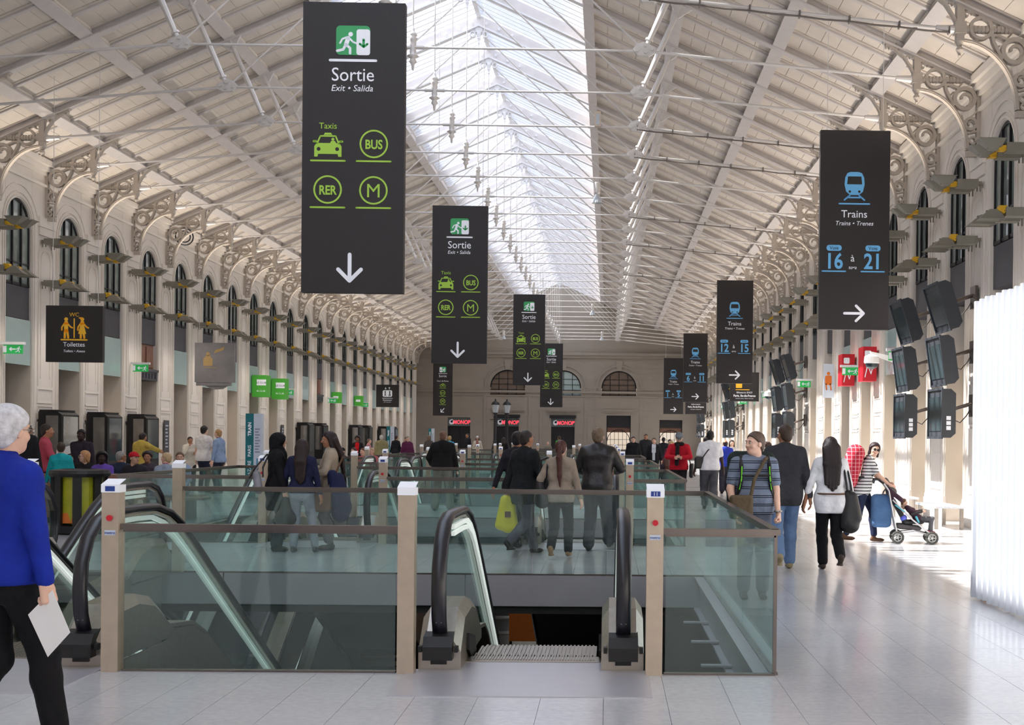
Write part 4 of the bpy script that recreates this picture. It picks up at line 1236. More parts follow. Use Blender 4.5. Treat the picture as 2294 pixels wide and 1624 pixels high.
def square_sign(x, y, z0, label, m=None, w=1.2):
    return sign_board(x, y, z0, w, w, label, m=m)
o = square_sign(-11.4, 26.9, 3.09, 'square black toilets sign with amber man and woman figures')
p = Print()
for s, wm in ((-.17, 0), (.17, 1)):
    p.disc(s, .91, .04, M_signy)
    p.stroke([(s, .84), (s, .66)], .085, M_signy)
    p.stroke([(s - .03, .83), (s - .09, .74), (s - .09, .68)], .032, M_signy); p.stroke([(s + .03, .82), (s + .09, .75), (s + .13, .73)], .032, M_signy)
    if wm:
        p.poly([(s - .04, .78), (s + .04, .78), (s + .085, .60), (s - .085, .60)], M_signy, .001); p.stroke([(s - .06, .94), (s, .94)], .03, M_signy)
    p.stroke([(s - .025, .66), (s - .03, .52)], .045, M_signy); p.stroke([(s + .025, .66), (s + .045, .52)], .045, M_signy)
p.stroke([(0, .52), (0, .92)], .025, M_signy); p.stroke([(-.27, .475), (.27, .475)], .032, M_signy); p.build('toilet_pictogram', o)
text('lettering', 'WC', .12, M_signy, o, (0, -.064, .97)); text('lettering', 'Toilettes', .135, M_signw, o, (0, -.064, .33), sx=.95); text('lettering', 'Toilets \u2022 Aseos', .075, M_signw, o, (0, -.064, .21), shear=.2)
M_cover = mat('grey_plastic_wrap', srgb(128, 124, 124), .5, var=.14, scale=3)
M_faint = mat('faint_amber', srgb(176, 146, 92), .6, var=.05)
o = square_sign(-11.97, 38.2, 3.15, 'square sign wrapped in grey film with faint amber figure', m=M_cover)
p = Print(); p.disc(-.2, .86, .06, M_faint); p.rrect(-.34, -.06, .5, .74, .04, M_faint); p.poly([(-.3, .74), (-.1, .74), (-.14, .82), (-.26, .82)], M_faint)
p.poly([(-.02, .88), (.26, .98), (.3, 1.08), (.02, .98)], M_faint); p.rect(-.33, .1, .44, .455, M_faint); p.build('faint_pictogram', o)
MB().box(-.56, .5, -.05, .0, -.10, 0).prism([(-.3, -.02, -.1), (.4, -.02, -.1), (.25, -.02, -.2), (-.05, -.02, -.22)], (0, .01, 0)).build('loose_film', M_cover, o)
o = square_sign(-11.86, 67.2, 3.11, 'square black lift sign with white wheelchair symbol')
p = Print(); p.rrect(-.25, .25, .55, .9, .07, M_signw)
for s in (-.12, .12):
    p.disc(s, .82, .04, M_sign, .002, 10); p.stroke([(s, .77), (s, .67)], .05, M_sign, .002); p.stroke([(s, .67), (s - .04, .6)], .03, M_sign, .002); p.stroke([(s, .67), (s + .05, .6)], .03, M_sign, .002)
p.ring(.11, .65, .06, .02, M_sign)
for s, u in ((-.1, -1), (.1, 1)):
    p.stroke([(s, .96), (s, 1.06)], .022, M_signw); p.stroke([(s - .035, 1.01 + u * .015), (s, 1.01 + u * .05), (s + .035, 1.01 + u * .015)], .02, M_signw)
p.stroke([(-.27, .47), (.27, .47)], .02, M_signw); p.build('lift_pictogram', o)
text('lettering', 'Ascenseur', .115, M_signw, o, (0, -.064, .34)); text('lettering', 'Lift \u2022 Ascensor', .065, M_signw, o, (0, -.064, .25), shear=.2)
o = square_sign(5.6, 51.7, 3.16, 'square black ticket office sign with amber ticket symbol')
p = Print(); p.rrect(-.36, -.1, .55, .75, .03, M_signy); p.stroke([(-.36, .48), (.2, .48)], .03, M_signy); p.build('ticket_pictogram', o)
text('lettering', 'Billetterie SNCF', .10, M_signw, o, (0, -.064, .33)); text('lettering', 'Paris, Ile-de-France', .125, M_signw, o, (0, -.064, .19), bold=.003, sx=.95); text('lettering', 'Suburban tickets \u2022 Billetes Cercan\u00edas', .05, M_signw, o, (0, -.064, .1), shear=.2)
o = square_sign(4.97, 71.5, 2.99, 'square black information sign with amber symbol, far right', w=1.2)
p = Print(); p.stroke([(-.3, .93), (-.1, .86), (.12, .92), (.3, .9)], .05, M_signy); p.stroke([(-.3, .72), (.2, .72)], .03, M_signy); p.build('pictogram', o)
text('lettering', 'Information', .11, M_signw, o, (0, -.064, .53)); text('lettering', 'Paris, Ile-de-France', .125, M_signw, o, (0, -.064, .38), bold=.003, sx=.95); text('lettering', 'Information \u2022 Informaci\u00f3n', .06, M_signw, o, (0, -.064, .26), shear=.2)

# ------------------------------------------------------------------ small lit exit signs on wall arms
def exit_sign(sd, y, z, label, reach=.55):
    x = CX + sd * (HALF - .03)
    r = empty('exit_sign', (x, y, z))
    s = -sd
    MB().box(*sorted((0, s * reach)), -.04, .04, .09, .15).build('arm', M_white, r)
    MB().box(*sorted((s * .06, s * (reach - .05))), -.015, .015, -.12, .085).build('lit_panel', M_exitlit, r)
    p = Print(-.017, .003); c = s * reach / 2
    p.rect(c - .22, c - .14, -.09, .06, M_signw); p.stroke([(c + .06, -.015), (c - .06, -.015)], .025, M_signw); p.stroke([(c - .03, .02), (c - .07, -.015), (c - .03, -.05)], .022, M_signw)
    running_man(p, c + .13, -.09, .15, M_signw); p.build('pictogram', r)
    tag(r, label, 'exit sign', 'lit exit signs on wall arms')
for sd, y, z, lab in ((1, 27.7, 3.5, 'green exit sign on a white arm just left of the hanging monitors'), (1, 33.2, 3.45, 'green exit sign on a white arm in front of the red boxes'),
                      (1, 41.1, 3.45, 'green exit sign on a white arm beside the middle monitors'), (1, 50.5, 3.4, 'green exit sign on a white arm beside the ticket office sign'),
                      (1, 60, 3.4, 'green exit sign on a white arm near the platforms 6 to 11 sign'), (1, 69, 3.4, 'green exit sign on a white arm near the far right wall end'),
                      (-1, 28.9, 3.5, 'green exit sign at the far left edge of the photo'), (-1, 36.7, 3.5, 'green exit sign on a white arm right of the toilets sign'),
                      (-1, 53.5, 3.4, 'green exit sign on a white arm right of the green shop boxes'), (-1, 62, 3.3, 'green exit sign on the left wall near the lift sign'), (-1, 70, 3.3, 'green exit sign on the left wall behind the lift sign')):
    exit_sign(sd, y, z, lab)
# ------------------------------------------------------------------ monitors hung on the right wall pilasters
def monitor_mesh():
    c = MB(); w = .50      # half width along y, depth towards the wall
    prof = [(-.18, -.44), (-.18, .44), (-.04, .44), (.05, .36), (.05, -.36), (-.04, -.44)]
    c.prism([(x, -w, z) for x, z in prof], (0, 2 * w, 0))
    c.box(-.21, -.18, -w - .01, w + .01, .42, .46); c.box(-.21, -.18, -w - .01, w + .01, -.46, -.42)
    c.box(-.21, -.18, -w - .01, -w + .03, -.42, .42); c.box(-.21, -.18, w - .03, w + .01, -.42, .42)
    s = MB().box(-.192, -.181, -w + .05, w - .05, -.32, .30)
    st = MB()
    for q in range(3): st.box(-.12, -.04, -w - .004, -w, -.30 + q * .09, -.23 + q * .09)
    a = MB(); a.tube((.04, 0, .05), (.50, 0, .2), .035, 8); a.box(.47, .52, -.16, .16, -.05, .36); a.path([(.04, .1, -.05), (.3, .12, -.16), (.42, .1, -.02), (.48, .1, .1)], .012, 6)
    return c.mesh('monitor', M_monitor), s.mesh('screen', M_screen), st.mesh('sticker', M_signw), a.mesh('arm', M_rail)
MON = monitor_mesh()
ordv = ['top', 'middle', 'bottom']
def monitors(i, where, dx=0.0):
    x = CX + HALF - .56
    for q, (z, tilt) in enumerate(((4.08, -.30), (3.08, -.14), (2.10, 0.0))):
        m = obj('monitor', MON[0], None, (x, TY(i), z), rot=(0, tilt, 0))
        obj('screen', MON[1], m)
        if q == 2: obj('sticker', MON[2], m)
        ar = obj('arm', MON[3], m, rot=(0, -tilt, 0))
        tag(m, '%s dark grey monitor of the column hung %s' % (ordv[q], where), 'monitor', 'monitors on the right wall')
monitors(8, 'nearest, partly behind the white hoarding')
monitors(9, 'second from the right edge')
monitors(15, 'on the right of the middle pair')
monitors(16, 'on the left of the middle pair')
monitors(22, 'on the right of the third pair')
monitors(23, 'on the left of the third pair')
monitors(29, 'on the right of the farthest pair')
monitors(30, 'on the left of the farthest pair')

# ------------------------------------------------------------------ kiosks along the left wall
KIO = {}
c = MB(); c.prism([(x, -.5, z) for x, z in ((-.28, .0), (.28, .0), (.28, 2.02), (.18, 2.10), (-.28, 2.10))], (0, 1.0, 0)); c.box(-.28, .20, -.46, .46, 2.10, 2.14)
KIO['body'] = c.mesh('kiosk', M_boot)
KIO['screen'] = MB().box(.281, .29, -.42, .42, .85, 1.98).mesh('screen', M_screen)
KIO['edge'] = MB().box(-.1, .2, -.508, -.5, .9, 2.0).mesh('glossy_side', mat('mirror_black', srgb(150, 150, 150), .08, metal=.8, var=.3, scale=2))
KIO['base'] = MB().box(-.3, .3, -.52, .52, 0, .1).mesh('base', M_rail)
for i, lab in ((11, 'tall black information kiosk behind the person in the red shirt'), (12, 'tall black information kiosk with mirror side, second from the left'), (13, 'tall black information kiosk behind the mustard jacket'),
               (20, 'tall black information kiosk behind the three women, left one'), (21, 'tall black information kiosk behind the three women, right one'), (24, 'tall black kiosk far along the left wall, left one of its pair'), (25, 'tall black kiosk far along the left wall, right one of its pair'), (27, 'farthest black kiosk on the left wall, left of its neighbour'), (28, 'farthest black kiosk on the left wall, right of its neighbour')):
    k = obj('kiosk', KIO['body'], None, (CX - HALF + .36, TY(i), 0))
    obj('screen', KIO['screen'], k); obj('glossy_side', KIO['edge'], k); obj('base', KIO['base'], k)
    tag(k, lab, 'kiosk', 'black kiosks on the left wall')
for i, lab in ((14, 'narrow dark plaque on the pilaster right of the kiosks'), (19, 'narrow dark plaque on the pilaster behind the veiled woman')):
    q = MB().box(0, .03, -.2, .2, .95, 2.0).build('wall_plaque', M_dark, None, (CX - HALF + .035, TY(i), 0))
    pz = MB()
    for r in range(7): pz.box(.03, .034, -.12, .1 - .03 * (r % 3), 1.15 + r * .11, 1.19 + r * .11)
    pz.build('lettering', M_totemw, q)
    tag(q, lab, 'plaque', 'dark plaques on the left wall')

# ------------------------------------------------------------------ teal totems
def totem(x, y, h, label, rz=0.0):
    r = empty('information_totem', (x, y, 0), rz)
    MB().box(-.15, .05, -.10, .10, 0, h).build('teal_blade', M_teal, r)
    MB().box(.05, .24, -.10, .10, 0.28, h).build('pale_blade', M_totemw, r)
    MB().box(-.17, .26, -.13, .13, 0, .04).build('foot', M_steel, r)
    t = text('lettering', 'ST LAZARE', .115, M_signw, r, (-.01, -.104, .38), align='LEFT', rot=(PI / 2, -PI / 2, 0))
    text('lettering', 'PARIS', .115, M_signw, r, (-.01, -.104, 1.04), align='LEFT', rot=(PI / 2, -PI / 2, 0))
    text('lettering', 'TRAIN', .115, M_signw, r, (-.01, -.104, 1.55), align='LEFT', rot=(PI / 2, -PI / 2, 0), bold=.003)
    p = Print(-.104, .004)
    for q in range(9): p.rect(.08, .2 - .03 * (q % 2), 1.7 - q * .07, 1.735 - q * .07, M_lavg)
    p.rect(.12, .16, .55, 1.0, M_bluep2); p.build('printed_panel', r)
    tag(r, label, 'totem', 'teal information totems')
M_lavg = mat('grey_print', srgb(150, 152, 176), .5, var=.05)
M_bluep2 = mat('teal_print', srgb(90, 150, 180), .5, var=.05)
totem(-8.75, 30.9, 2.1, 'tall teal and pale totem left of the three women')
totem(-12.1, 69.3, 2.1, 'teal totem beside the man in the olive coat')
totem(-12.2, 86, 2.1, 'small far teal totem beside the first shop door')

# ------------------------------------------------------------------ white corrugated hoarding, right foreground
hr = empty('hoarding', (3.75, 12.7, 0))
HN = 22
sh_ = MB().prism([(.0, 0, 0), (-.035, -.02, 0), (-.05, -.05, 0), (-.05, -.11, 0), (.0, -.125, 0), (.0, -.172, 0), (.02, -.172, 0), (.02, 0, 0)], (0, 0, 3.0)).mesh('corrugated_sheet', M_hoard)
for q in range(HN):
    o = obj('corrugated_sheet', sh_, hr, (.012 * q * .12 * 8 / 8, -q * .174, .02 + .006 * (q % 3)))
for q in range(16):
    o = obj('corrugated_sheet', sh_, hr, (.02 + q * .174, 0, .02), rz=PI / 2)
for q in range(3): MB().box(.03, .09, -.2 - q * 1.5, -.14 - q * 1.5, 0, 2.9).build('stud', M_wood, hr)
tag(hr, 'white corrugated site hoarding at the right edge', 'hoarding')

# ------------------------------------------------------------------ benches along the right wall
for y, lab in ((23.2, 'low pale bench at the right wall beside the hoarding'), (26.6, 'low pale bench at the right wall beyond the pushchair')):
    b = empty('bench', (6.2, y, 0))
    for q in range(4): MB().box(-.28 + q * .14, -.28 + q * .14 + .12, -.75, .75, .38, .42).build('slat', M_hoard, b)
    for yy in (-.6, .6): MB().box(-.26, -.2, yy - .03, yy + .03, 0, .38).box(.2, .26, yy - .03, yy + .03, 0, .38).build('leg', M_steel, b)
    tag(b, lab, 'bench', 'pale benches at the right wall')

# ------------------------------------------------------------------ recycling bin with yellow bags
tb = empty('recycling_bin', (-8.35, 19.9, 0))
bd = MB()
for a in range(8):
    a0 = a * PI / 4 + .15; a1 = a0 + .32
    bd.prism([(.42 * math.cos(a0), .42 * math.sin(a0), .12), (.42 * math.cos(a1), .42 * math.sin(a1), .12), (.37 * math.cos(a1), .37 * math.sin(a1), .12), (.37 * math.cos(a0), .37 * math.sin(a0), .12)], (0, 0, .80))
bd.build('cage', M_boot, tb)
MB().lathe([(.36, 0), (.40, .03), (.42, .14), (.0, .14)], (0, 0, 0), 20).build('base', M_boot, tb)
MB().lathe([(.44, .90), (.46, .95), (.44, 1.0), (.28, 1.02), (.26, .98), (.28, .9)], (0, 0, 0), 20).build('rim', M_boot, tb)
MB().lathe([(.12, .14), (.33, .2), (.35, .5), (.34, .92), (.28, .95)], (0, 0, 0), 16).build('yellow_bag', mat('yellow_bag', srgb(176, 176, 40), .35, var=.15, scale=5), tb)
MB().box(-.15, .12, -.33, -.2, .18, .34).build('crumpled_paper', M_orange, tb)
tag(tb, 'round dark cage bin with yellow bags at the left', 'bin')
bs = empty('planter_bench', (-9.3, 22.3, 0))
for q in range(7): MB().box(-.9, .9, -.25, -.22, .10 + q * .11, .20 + q * .11).build('slat', M_wood, bs)
MB().box(-.9, .9, -.22, .3, .80, .86).build('seat_top', M_wood, bs); MB().box(-.85, .85, -.2, .28, 0, .80).build('core', M_boot, bs)
tag(bs, 'brown slatted bench back behind the round bin', 'bench')

# ------------------------------------------------------------------ lamp posts before the end wall
def lamp_post(x, y, label):
    r = empty('lamp_post', (x, y, 0))
    MB().lathe([(.34, 0), (.34, .12), (.28, .22), (.24, .5), (.26, .7), (.2, .95), (.15, 1.15), (.12, 1.35), (.11, 2.9), (.16, 2.95), (.10, 3.0), (.09, 3.2)], (0, 0, 0), 14).build('shaft', M_iron, r)
    l = MB().lathe([(.16, 3.22), (.27, 3.75), (.24, 3.78)], (0, 0, 0), 6).build('lantern', M_lantern, r)
    MB().lathe([(.30, 3.76), (.22, 3.92), (.06, 4.02), (.05, 4.12), (.01, 4.18)], (0, 0, 0), 8).build('lantern_cap', M_iron, l)
    MB().lathe([(.12, 3.12), (.18, 3.22), (.10, 3.22)], (0, 0, 0), 8).build('lantern_foot', M_iron, l)
    MB().tube((-.35, 0, 2.75), (.35, 0, 2.75), .025, 6).build('ladder_bar', M_iron, r)
    tag(r, label, 'lamp post', 'old street lamps before the end wall')
lamp_post(-7.75, 85.5, 'dark old street lamp before the second shop, left one')
lamp_post(-7.0, 85.9, 'dark old street lamp before the second shop, right one')

# ------------------------------------------------------------------ shops in the end wall
for k, (a, b, zt) in enumerate(((-11.91, -10.23, 2.98), (-8.34, -6.65, 3.2), (-4.26, -2.52, 3.2))):
    c = (a + b) / 2
    zf = 2.98 if k == 0 else 3.0
    s = MB().box(a - c, b - c, -.05, .05, 0, .62).build('shop_fascia', mat('fascia_grey_green%d' % k, srgb(104, 118, 116), .3, var=.06), None, (c, YEND + .2, zf - .64))
    text('lettering', "MONOP'", .40, M_redlit, s, (.22, -.06, .16), bold=.004, sx=.85, shear=.1)
    M_red2 = M_black
    p = Print(-.06, .01); p.disc(-.56, .28, .17, M_signw); p.disc(-.54, .34, .09, M_red2, .004); p.stroke([(-.68, .40), (-.5, .48)], .06, M_signw); p.build('smiling_logo', s) if True else None
    tag(s, ['grey shop fascia with red lettering, leftmost shop', 'grey shop fascia with red lettering behind the lamp posts', 'grey shop fascia with red lettering, third from the left'][k], 'shop sign', 'shop fascias in the end wall')
    if k: 
        aw = MB().box(a - c - .1, b - c + .1, -.3, .05, 0, .22).build('awning_box', M_black, None, (c, YEND - .02, zf))
        tag(aw, 'black shutter box above the %s shop' % ('second' if k == 1 else 'third'), 'shutter box')
# ------------------------------------------------------------------ shop boxes on the walls
for i, lab in ((17, 'bright green shop box sign, left of the two'), (18, 'bright green shop box sign, right of the two')):
    g = MB().box(0, .55, -.32, .32, 0, .85).build('box_sign', M_green, None, (CX - HALF + .03, TY(i) + 1.4, 3.05))
    MB().box(.18, .54, -.33, -.32, .45, .68).build('white_field', M_signw, g)
    text('lettering', 'LE CLUB', .10, M_black, g, (.36, -.332, .52)); text('lettering', '4B CLUB', .09, M_signw, g, (.34, -.324, .2))
    tag(g, lab, 'shop sign', 'green shop boxes on the left wall')
for i, lab in ((22, 'small green box sign right of the timber panel bay'), (24, 'small green box sign farther along the left wall')):
    g = MB().box(0, .4, -.25, .25, 0, .55).build('box_sign', M_green, None, (CX - HALF + .03, TY(i) + 1.4, 3.2))
    MB().box(.08, .32, -.256, -.25, .22, .34).build('white_field', M_signw, g)
    tag(g, lab, 'shop sign', 'small green boxes on the left wall')
for yy, lab in ((31.4, 'red box sign behind the dome camera'), (34.2, 'red box sign behind the green exit sign')):
    g = MB().box(-.34, 0, -.30, .30, 0, .86).build('box_sign', M_red, None, (CX + HALF - .06, yy, 3.08))
    p = Print(-.304, .004); p.stroke([(-.29, .1), (-.22, .42), (-.14, .18), (-.06, .5)], .022, M_signw); p.build('white_flash', g)
    p = Print(-.304, .004); p.rrect(-.3, -.14, .6, .76, .03, M_signw); p.build('white_emblem', g)
    tag(g, lab, 'shop sign', 'red shop boxes on the right wall')
g = MB().box(-.32, 0, -.02, .02, 0, 1.0).build('box_sign', M_totemw, None, (CX + HALF - .06, 37.0, 2.85))
p = Print(-.024, .004); p.rrect(-.27, -.07, .38, .66, .05, M_orange); p.disc(-.17, .72, .05, M_orange)
for s in (-.24, -.11): p.stroke([(s, .40), (s + .02, .24)], .04, M_orange)
p.build('orange_figure', g)
tag(g, 'white panel sign with orange figure left of the red boxes', 'shop sign')
def dome_camera(sd, y, z, label):
    r = empty('security_camera', (CX + sd * (HALF - .03), y, z)); s = -sd
    MB().box(*sorted((0, s * .1)), -.12, .12, -.25, .2).build('wall_box', M_white, r)
    MB().prism([(s * .08, -.04, .0), (s * .62, -.04, .18), (s * .66, -.04, .26), (s * .08, -.04, .14)], (0, .08, 0)).build('arm', M_white, r)
    MB().lathe([(.05, .20), (.17, .14), (.18, .0), (.16, -.02)], (s * .62, 0, 0), 16).build('housing', M_white, r)
    MB().lathe([(.15, -.02), (.13, -.10), (.05, -.15), (.0, -.155)], (s * .62, 0, 0), 14).build('dome', M_screen, r)
    tag(r, label, 'camera', 'dome security cameras')
dome_camera(1, 28.9, 3.4, 'white dome camera on an arm before the red boxes')
dome_camera(1, 47.5, 3.25, 'white dome camera on an arm before the ticket office sign')
# ------------------------------------------------------------------ spotlights and speakers on the tie rods
def bell_spot(x, y, z, label):
    r = empty('bell_spotlight', (x, y, z))
    MB().lathe([(.07, -.1), (.08, -.12), (.08, -.38), (.05, -.42)], (0, 0, 0), 12).build('body', M_rod, r)
    MB().lathe([(.05, -.42), (.13, -.60), (.15, -.66), (.12, -.62)], (0, 0, 0), 14).build('bell', M_lantern, r)
    MB().path([(0, 0, .04), (.09, 0, -.02), (.09, 0, -.2)], .01, 6).build('yoke', M_rod, r)
    tag(r, label, 'spotlight', 'bell spotlights on tie rods')
bell_spot(-.38, TY(12), 8.62, 'silver bell spotlight hanging at the right edge of the roof light')
bell_spot(-.9, TY(23), 8.6, 'smaller silver bell spotlight hanging lower in the roof light')
bell_spot(-.5, TY(29), 8.6, 'tiny silver bell spotlight far along the hall, right one')
bell_spot(-6.9, TY(29), 8.6, 'tiny silver bell spotlight far along the hall, left one')
sp = MB().lathe([(.075, 0), (.075, .42)], (0, 0, 0), 14).build('tube_speaker', M_white, None, (-7.35, TY(15), 8.48))
MB().tube((0, 0, .42), (0, 0, .5), .01, 6).build('clamp', M_rod, sp)
tag(sp, 'white tube speaker between the two nearest exit signs', 'speaker')
lt = empty('box_lamp', (-.32, TY(10), 8.65))
MB().box(-.07, .07, -.09, .09, -.02, .32).build('housing', M_champ, lt); MB().box(-.04, .04, -.1, -.09, .02, .26).build('lens', M_lantern, lt)
tag(lt, 'small box lamp clipped to a tie rod beside the roof light', 'lamp')
# ------------------------------------------------------------------ people: one smooth surface grown from a posed skeleton
def V(*a): return np.array(a, float)
class Field:
    def __init__(s, lo, hi, h):
        s.h = h; s.lo = np.array(lo, float)
        s.n = np.maximum(((np.array(hi) - s.lo) / h).astype(int) + 2, 4)
        s.d = np.full(s.n, 1.0)
    def _win(s, lo, hi):
        a = np.clip(((lo - s.lo) / s.h).astype(int) - 1, 0, s.n - 1); b = np.clip(((hi - s.lo) / s.h).astype(int) + 2, 1, s.n)
        ax = [s.lo[i] + s.h * np.arange(a[i], b[i]) for i in range(3)]
        X, Y, Z = np.meshgrid(*ax, indexing='ij')
        return tuple(slice(a[i], b[i]) for i in range(3)), X, Y, Z
    def union(s, win, d, k):
        o = s.d[win]
        h = np.clip(.5 + .5 * (o - d) / k, 0, 1)
        s.d[win] = o * (1 - h) + d * h - k * h * (1 - h)
    def cone(s, p, q, r0, r1=None, k=.03, inf=0.0):
        p = np.asarray(p, float); q = np.asarray(q, float)
        r1 = r0 if r1 is None else r1
        r0 += inf; r1 += inf
        m = max(r0, r1) + k + .05
        win, X, Y, Z = s._win(np.minimum(p, q) - m, np.maximum(p, q) + m)
        v = q - p; L = v @ v + 1e-12
        t = np.clip(((X - p[0]) * v[0] + (Y - p[1]) * v[1] + (Z - p[2]) * v[2]) / L, 0, 1)
        d = np.sqrt((X - p[0] - t * v[0]) ** 2 + (Y - p[1] - t * v[1]) ** 2 + (Z - p[2] - t * v[2]) ** 2) - (r0 + (r1 - r0) * t)
        s.union(win, d, k)
    def ell(s, c, r, k=.03, inf=0.0, R=None, sub=False):
        c = np.asarray(c, float); r = np.asarray(r, float) + inf
        m = r.max() + k + .05
        win, X, Y, Z = s._win(c - m, c + m)
        P = np.stack([X - c[0], Y - c[1], Z - c[2]], -1)
        if R is not None: P = P @ R
        q = np.sqrt(((P / r) ** 2).sum(-1))
        d = (q - 1) * r.min() if r.max() / r.min() < 1.2 else (q - 1) * q / np.maximum(np.sqrt(((P / r ** 2) ** 2).sum(-1)), 1e-6)
        if sub:
            o = s.d[win]; h = np.clip(.5 - .5 * (o + d) / k, 0, 1)
            s.d[win] = o * (1 - h) - d * h + k * h * (1 - h)
        else: s.union(win, d, k)
    def cut(s, fn):
        ax = [s.lo[i] + s.h * np.arange(s.n[i]) for i in range(3)]
        X, Y, Z = np.meshgrid(*ax, indexing='ij')
        s.d = np.maximum(s.d, fn(X, Y, Z))
    def nets(s):
        d = s.d; sg = d < 0
        n = np.array(d.shape) - 1
        acc = np.zeros((*n, 3)); cnt = np.zeros(n)
        base = np.stack(np.meshgrid(*[np.arange(x) for x in n], indexing='ij'), -1).astype(float)
        for axis in range(3):
            o = [i for i in range(3) if i != axis]
            for u in (0, 1):
                for w in (0, 1):
                    off = [0, 0, 0]; off[o[0]] = u; off[o[1]] = w
                    sl = tuple(slice(off[i], off[i] + n[i]) for i in range(3))
                    off2 = list(off); off2[axis] += 1
                    s2 = tuple(slice(off2[i], off2[i] + n[i]) for i in range(3))
                    a = d[sl]; b = d[s2]; m = sg[sl] != sg[s2]
                    t = np.where(m, a / np.where(np.abs(a - b) < 1e-9, 1e-9, a - b), 0)
                    pt = np.zeros((*n, 3)); pt[..., o[0]] = u; pt[..., o[1]] = w; pt[..., axis] = t
                    acc += pt * m[..., None]; cnt += m
        mk = cnt > 0
        idx = np.full(n, -1); idx[mk] = np.arange(mk.sum())
        vs = s.lo + s.h * (base[mk] + acc[mk] / cnt[mk][:, None])
        F = []
        for axis in range(3):
            o = [(axis + 1) % 3, (axis + 2) % 3]
            sl = [slice(None)] * 3; sl[axis] = slice(0, d.shape[axis] - 1); sl[o[0]] = slice(1, d.shape[o[0]] - 1); sl[o[1]] = slice(1, d.shape[o[1]] - 1)
            s2 = list(sl); s2[axis] = slice(1, d.shape[axis])
            a = sg[tuple(sl)]; b = sg[tuple(s2)]
            I = np.argwhere(a != b)
            if not len(I): continue
            fl = a[tuple(I.T)]
            C = I.copy(); C[:, o[0]] += 1; C[:, o[1]] += 1
            def g(du, dv):
                q = C.copy(); q[:, o[0]] -= du; q[:, o[1]] -= dv
                return idx[q[:, 0], q[:, 1], q[:, 2]]
            q = np.stack([g(1, 1), g(0, 1), g(0, 0), g(1, 0)], 1)
            q[~fl] = q[~fl][:, ::-1]
            F.append(q)
        return vs, np.concatenate(F) if F else np.zeros((0, 4), int)
class Acc:
    """collects pieces of one mesh object with material slots"""
    def __init__(s): s.v = []; s.f = []; s.m = []; s.n = 0
    def add(s, vs, fs, mi=0):
        s.v.append(np.asarray(vs, float)); s.f += [tuple(int(i) + s.n for i in f) for f in fs]; s.m += [mi] * len(fs) if np.isscalar(mi) else list(mi); s.n += len(vs)
    def build(s, name, mats, parent):
        me = bpy.data.meshes.new(name)
        me.from_pydata(np.concatenate(s.v).tolist(), [], s.f)
        for m in mats: me.materials.append(m)
        me.polygons.foreach_set('material_index', s.m); me.polygons.foreach_set('use_smooth', [True] * len(me.polygons)); me.update()
        return obj(name, me, parent)
def rotz(a): c, s = math.cos(a), math.sin(a); return np.array([[c, -s, 0], [s, c, 0], [0, 0, 1.0]])
def rotx(a): c, s = math.cos(a), math.sin(a); return np.array([[1.0, 0, 0], [0, c, -s], [0, s, c]])
def roty(a): c, s = math.cos(a), math.sin(a); return np.array([[c, 0, s], [0, 1.0, 0], [-s, 0, c]])
# ---- head template, origin at the skull centre, looking towards +y
HEADS = {}
def head_tpl(h):
    if h in HEADS: return HEADS[h]
    f = Field((-.11, -.14, -.24), (.11, .15, .15), h)
    f.ell((0, -.015, .03), (.076, .094, .085), .03); f.ell((0, .025, -.03), (.062, .066, .088), .03); f.ell((0, .048, -.085), (.036, .036, .028), .03)
    f.cone((0, -.02, -.05), (0, -.035, -.22), .052, .058, .03)
    f.ell((0, .078, .028), (.05, .018, .012), .02)
    for s in (-1, 1):
        f.ell((s * .031, .100, .006), (.018, .016, .012), .012, sub=True)
        f.ell((s * .078, -.008, -.008), (.010, .022, .032), .008)
        f.ell((s * .04, .062, -.03), (.022, .022, .02), .02)
    f.cone((0, .088, .018), (0, .108, -.022), .008, .0125, .012); f.ell((0, .098, -.028), (.017, .012, .008), .008)
    f.ell((0, .086, -.056), (.021, .010, .005), .005); f.ell((0, .083, -.066), (.018, .011, .0055), .005)
    v, F = f.nets()
    c = v[F].mean(1)
    lip = (np.abs(c[:, 0]) < .021) & (c[:, 1] > .085) & (c[:, 2] < -.051) & (c[:, 2] > -.071)
    HEADS[h] = (v, F, np.where(lip, 1, 0))
    return HEADS[h]
def uv_ball(c, r, n=8):
    vs = []; fs = []
    for i in range(n + 1):
        for j in range(n):
            a = PI * i / n; b = 2 * PI * j / n
            vs.append((c[0] + r * math.sin(a) * math.cos(b), c[1] + r * math.sin(a) * math.sin(b), c[2] + r * math.cos(a)))
    for i in range(n):
        for j in range(n): fs.append((i * n + j, i * n + (j + 1) % n, (i + 1) * n + (j + 1) % n, (i + 1) * n + j))
    return np.array(vs), fs
